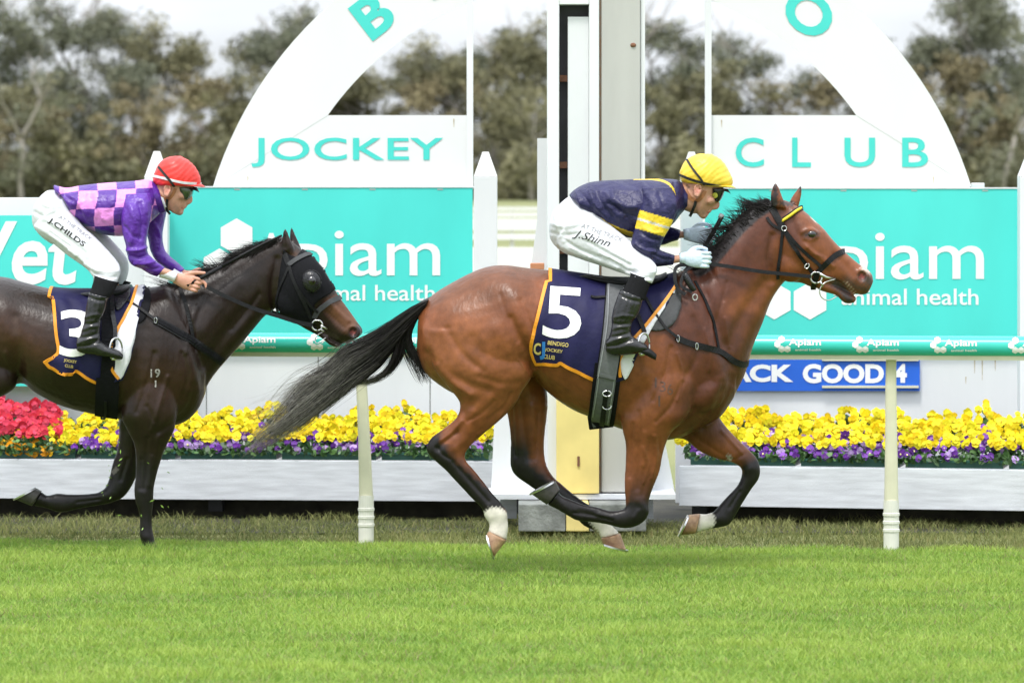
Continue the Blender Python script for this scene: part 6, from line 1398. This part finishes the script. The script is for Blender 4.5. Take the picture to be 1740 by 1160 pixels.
for sg, dx in ((-1, 0), (1, 22)):
    body.append(loft([(105,348,80,370,.09),(118+dx*.3,378,92,398,.055,sg*.11),(150+dx*.6,415,125+dx*.4,428,.045,sg*.165),(184+dx*.8,448,165+dx*.8,460,.04,sg*.235),(186+dx,478,168+dx,475,.04,sg*.28),(180+dx,510,158+dx,508,.045,sg*.31),(165+dx,555,147+dx,555,.032,sg*.33),(160+dx,585,140+dx,590,.03,sg*.34)], D2, K=20))
Vb2, Fb2 = fuse(body, .0045, 2)
Vb2 = emboss(Vb2, Fb2, [([(316,337),(311,345),(308,353)], 2.2, -.003), ([(317,324),(324,327)], 3, -.004), ([(303,344),(296,354)], 5, -.003), ([(306,336),(316,338)], 3, .003)], D2)
P = to_px(Vb2); C = np.tile(np.array((.60, .31, .22)), (len(Vb2), 1)); C = blot(C, P, [(317,354.2),(309,353.5)], 1.6, (.5, .14, .12), 1.2, 1); C = blot(C, P, [(284,324)], 7, (.66, .28, .22), 4, 1)
C = blot(C, P, [(325,341),(321,345)], 4, (.62, .27, .2), 4, 1); C = blot(C, P, [(298,352),(305,362),(312,360)], 6, (.48, .26, .2), 5, 1)
link('body', Vb2, Fb2, M['skin'], j2, cols=C); bb2 = bvh_of(Vb2, Fb2)
# bare hands, the near one with thumb stretched along the rein
w_ = np.array(W(300,470,D2-.15)); a_ = np.array((1, 0, -.28)); a_ /= np.linalg.norm(a_); u_ = np.array((.28, 0, 1)); u_ /= np.linalg.norm(u_); o_ = np.array((0, -1., 0))
hp_ = fist(299, 473, D2, -.15, (1, -.30), -1, .98)[:5]
hp_.append(arc_finger(w_+a_*.035+u_*.018, [a_*.9+u_*.55, a_*1+u_*.35, a_*1+u_*.2], [.035, .036, .030], .0115)); hp_.append(arc_finger(w_+a_*.095+u_*.010, [a_*1+u_*.1, a_*1-u_*.45, a_*.4-u_*.8], [.032, .024, .018], .0098))
for parts_, nm in ((hp_, 'hand'), (fist(316, 468, D2, .11, (1, -.3), -1, .95), 'hand')):
    Vh, Fh = fuse(parts_, .0034, 2); o = link('hand', Vh, Fh, M['skin'], j2, cols=np.tile((.62, .31, .22), (len(Vh), 1)))
for y0, dx in ((-.155, 0), (.115, 18)):
    link('white_cuff', *loft([(279+dx,455,270+dx,471,.034,y0),(290+dx,459,284+dx,475,.033,y0),(302+dx,464,296+dx,480,.030,y0)], D2, K=20), M['white_cloth'], j2)
br_p = [loft([(82,323,66,338,.09),(100,324,56,356,.135),(118,334,56,382,.16),(128,350,70,402,.16),(138,366,90,416,.14)], D2, K=36)]
br_p.append(loft([(110,335,58,385,.085,-.085),(125,360,66,398,.095,-.10),(142,385,90,414,.092,-.125),(162,403,115,434,.084,-.155),(186,428,143,454,.074,-.195),(202,448,156,467,.064,-.235),(205,462,159,474,.060,-.255),(200,478,160,474,.056,-.275),(196,485,162,476,.052,-.285)], D2, K=32))
br_p.append(loft([(112,335,60,385,.085,.085),(140,362,80,398,.09,.10),(170,388,115,414,.088,.125),(194,412,150,432,.080,.155),(214,436,180,455,.068,.195),(219,452,190,468,.060,.235),(217,468,190,476,.056,.26),(211,484,184,478,.050,.285)], D2, K=32))
Vt, Ft = fuse(br_p, .006, 6)
Vt = folds(Vt, Ft, [([(62,385),(95,405),(130,432)], 4, .005), ([(75,378),(110,402),(145,430)], 4, -.005), ([(90,350),(110,380),(150,410)], 5, .004), ([(120,425),(150,450),(165,462)], 3, .005), ([(130,440),(152,460)], 2.5, -.005), ([(160,455),(180,462),(200,460)], 3, .005), ([(162,465),(180,471),(198,470)], 2.5, -.005),
      ([(150,415),(180,440),(196,455)], 3.5, -.005), ([(58,360),(75,368),(95,362)], 3, -.004), ([(70,340),(80,350),(100,352)], 3, .004), ([(145,448),(158,466)], 2, .005), ([(85,395),(120,420)], 2, -.004)], D2)
link('breeches', Vt, Ft, M['breeches'], j2); bbr2 = bvh_of(Vt, Ft)
letter(j2, 'J.CHILDS', (80,367,154,378), bbr2, D2, 'ink', radians(36), .02)
letter(j2, 'AT THE TRACK', (99,364,166,370), bbr2, D2, 'ink_grey', radians(36), .0)
# checked jersey
PK = (.74, .25, .68); PU = (.075, .014, .25)
jk = [loft([(92,314,98,330,.10),(100,317,116,345,.14),(116,319,128,374,.165),(138,315,152,389,.178),(170,311.5,178,399,.19),(205,309,210,401,.20),(232,307,236,393,.195),(250,305,262,372,.14),(260,308,272,362,.080)], D2, K=36)]
Vj, Fj = fuse(jk, .0042, 6)
Vj = folds(Vj, Fj, [([(100,322),(120,335),(135,345)], 4, .007), ([(108,330),(125,342),(135,360)], 4, -.008), ([(125,345),(140,355),(150,375)], 4, .007), ([(95,318),(104,322)], 3, .004), ([(150,318),(156,345),(168,370)], 5, -.005), ([(175,370),(195,385)], 4, .006), ([(205,315),(200,340),(190,360)], 5, -.004), ([(135,325),(150,330),(165,328)], 4, .004), ([(245,310),(255,330)], 4, -.005)], D2)
P = to_px(Vj); ox = P[:, 0]+.06*(P[:, 1]-350)+2*np.sin(P[:, 1]*.09); oy = P[:, 1]+.05*(P[:, 0]-180)+3*np.sin(P[:, 0]*.05)*np.clip((160-P[:, 0])/60, 0, 1)
ck = (np.floor((ox-163)/32.5)+np.floor((oy-323)/30.5)).astype(int) % 2; C = np.where((ck == 0)[:, None], PU, PK)
C = np.where((P[:, 0] < 99)[:, None], PU, C)
link('jersey', Vj, Fj, M['silk_vc'], j2, cols=C)
V, F = loft([(258,307,268,362,.088),(264,310,276,362,.080),(270,316,282,360,.074)], D2, K=28); link('collar', V, F, M['silk_vc'], j2, cols=np.tile(PU, (len(V), 1)))
V, F = loft([(270,318,280,359,.066),(275,322,286,358,.064)], D2, K=28); link('shirt_collar', V, F, M['white_cloth'], j2)
for sg, S_ in ((-1, [(255,328,208,330,.060,-.13),(258,345,208,350,.074,-.165),(257,365,206,372,.073,-.185),(252,390,208,395,.066,-.195),(249,412,214,418,.058,-.195),(251,428,217,438,.054,-.195),(258,437,224,450,.052,-.192),(268,446,240,457,.050,-.185),(276,451,255,466,.045,-.172),(281,456,267,470,.036,-.162)]),
               (1, [(280,340,240,340,.058,.12),(283,358,242,362,.070,.155),(279,380,246,386,.066,.175),(276,402,252,408,.058,.18),(280,424,257,430,.052,.18),(290,436,270,448,.047,.165),(302,446,288,459,.040,.14),(314,457,304,467,.032,.118)])):
    Vs, Fs = fuse([loft(S_, D2, K=32)], .005, 4)
    Vs = folds(Vs, Fs, [([(222,350),(228,380),(222,410)], 5, .007), ([(236,345),(243,375),(238,405)], 4, -.007), ([(215,425),(235,425),(250,420)], 3, .008), ([(218,435),(235,438),(255,432)], 3, -.007), ([(230,448),(248,448),(262,445)], 3, .006), ([(245,340),(250,360)], 4, .004), ([(240,455),(258,458),(270,455)], 2.5, -.004), ([(262,380),(272,400),(270,420)], 3, .005), ([(212,385),(225,400),(240,404)], 3, -.005)], D2)
    link('sleeve', Vs, Fs, M['silk_vc'], j2, cols=np.tile((.095, .018, .31), (len(Vs), 1)))
h2, bh2 = helmet(j2, D2, [(306,265,288,266,.034),(318,271,276,272,.068),(328,279,268,281,.088),(335,289,263,291,.099),(340,299,260,299,.104),(342,308,260,306,.104),(340,314,262,312,.102),(334,317,266,315,.098)], None, M['red_silk'])
V, F = loft([(349,317.5,336,309,.030),(348,318,324,311,.062),(343,318,303,312,.085),(336,317.5,288,312,.096),(326,317,275,312,.10)], D2, K=24); link('peak', V, F, M['red_silk'], h2)
V, F = loft([(338.5,327.5,334,318,.035),(337,326,322,317,.062),(330,323,305,316,.082)], D2, K=20); link('inner_peak', V, F, M['leather'], j2)
mb = MB(); strap(mb, bh2, [(261,299),(275,302),(295,307),(315,311),(341,312)], .012, D2, off=.003, t=.003); mb.link('cap_band', M['white_cloth'], j2)
mb = MB(); strap(mb, bh2, [(270,284),(280,296),(290,308),(296,316)], .012, D2, off=.005, t=.003); mb.link('goggle_strap', M['ink'], j2)
mb = MB(); strap(mb, bb2, [(266,318),(270,330),(278,337),(288,337),(295,328),(298,320)], .016, D2, off=.002, t=.003); mb.link('helmet_harness', M['tan_strap'], j2)
mb = MB(); strap(mb, bb2, [(285,338),(283,348),(284,357),(289,364)], .012, D2, off=.004, t=.004); mb.link('chin_strap', M['ink'], j2)
Vg, Fg = loft([(329,319,300,318,.080),(328.5,327,303,324,.081),(325,335,308,332,.075),(320,340,313,338,.062)], D2, K=30, n=2.6); link('goggles', Vg, Fg, M['lens_green'], j2)
boots(j2, D2, [(203,480,160,468,.044,.285),(199,485,160,473,.047,.295),(194,496,156,487,.047,.31),(186,506,152,498,.045,.325)],
      [(187,505,151,496,.052,.325),(182,512,149,507,.053,.33),(179,527,145,528,.050,.335),(173,540,143,545,.043,.34),(170,555,139,562,.039,.342),(170,572,132,582,.040,.345),(168,582,130,592,.038,.345)],
      [(131,575,130,596,.026,.345),(145,566,143,601,.036,.345),(160,570,158,603,.038,.345),(175,582,173,606,.041,.345),(190,590,188,608,.042,.345),(203,596,201,611,.034,.345),(210,603,208,611,.018,.345)], dxf=20)
e = empty('whip', W(400, 430, D2-.1), "thin black whip lying along the dark horse's crest in the bare hand", 'whip')
mb = MB(); mb.tube([W(318,485,D2-.16), W(345,470,D2-.155), W(377,453,D2-.13)], [.011,.010,.009], 10); mb.link('handle', M['leather'], e, smooth=True)
mb = MB(); mb.tube([W(377,453,D2-.13), W(420,429,D2-.11), W(450,413,D2-.10), W(479,400,D2-.09)], [.008,.007,.0065,.006], 10); mb.link('shaft', M['leather'], e, smooth=True)
# ================================================================ separate the loose pieces of parts that come in several
def split_loose(o):
    me = o.data; n = len(me.vertices); par = list(range(n))
    def f(a):
        while par[a] != a: par[a] = par[par[a]]; a = par[a]
        return a
    for e in me.edges:
        a, b = f(e.vertices[0]), f(e.vertices[1])
        if a != b: par[a] = b
    comp = {}
    for p in me.polygons: comp.setdefault(f(p.vertices[0]), []).append(tuple(p.vertices))
    if len(comp) < 2: return
    co = [v.co.copy() for v in me.vertices]; sm = me.polygons[0].use_smooth; items = list(comp.values())
    for k, fs in enumerate(items):
        ids = sorted({i for q in fs for i in q}); mp_ = {a: b for b, a in enumerate(ids)}
        m2 = bpy.data.meshes.new(me.name); m2.from_pydata([co[i] for i in ids], [], [tuple(mp_[i] for i in q) for q in fs]); m2.update()
        m2.polygons.foreach_set('use_smooth', [sm]*len(m2.polygons))
        for mt in me.materials: m2.materials.append(mt)
        if k == 0: new = o
        else:
            new = o.copy(); COL.objects.link(new)
        new.data = m2 if k else m2
SPLIT = ('girth', 'girth_guard', 'front_pad', 'foot', 'support', 'support_posts', 'fixing_clip', 'bracket', 'joint', 'slide_track', 'flange', 'frame', 'white_corner', 'orange_stripe', 'binding', 'side_strap', 'breast_strap',
         'neck_strap', 'inner_lining', 'headpiece', 'cheek_strap', 'noseband_hanger', 'throatlash', 'noseband', 'chin_strap', 'bit_ring', 'browband', 'goggle_strap', 'cap_band', 'helmet_harness', 'piping', 'hood_cloth', 'rein_loop', 'bit_bar', 'seat_flap')
for o in list(bpy.data.objects):
    if o.type == 'MESH' and o.name.split('.')[0] in SPLIT and not o.children: split_loose(o)
# the support posts of the inner rails take their plain name
for o in bpy.data.objects:
    if o.name.startswith('support_posts'): o.name = 'support_post'

for o in bpy.data.objects:
    if o.name.startswith('gum_tree') and o.get('label') == 'x': o['label'] = 'gum far outside the picture'; print('UNUSED', o.name)
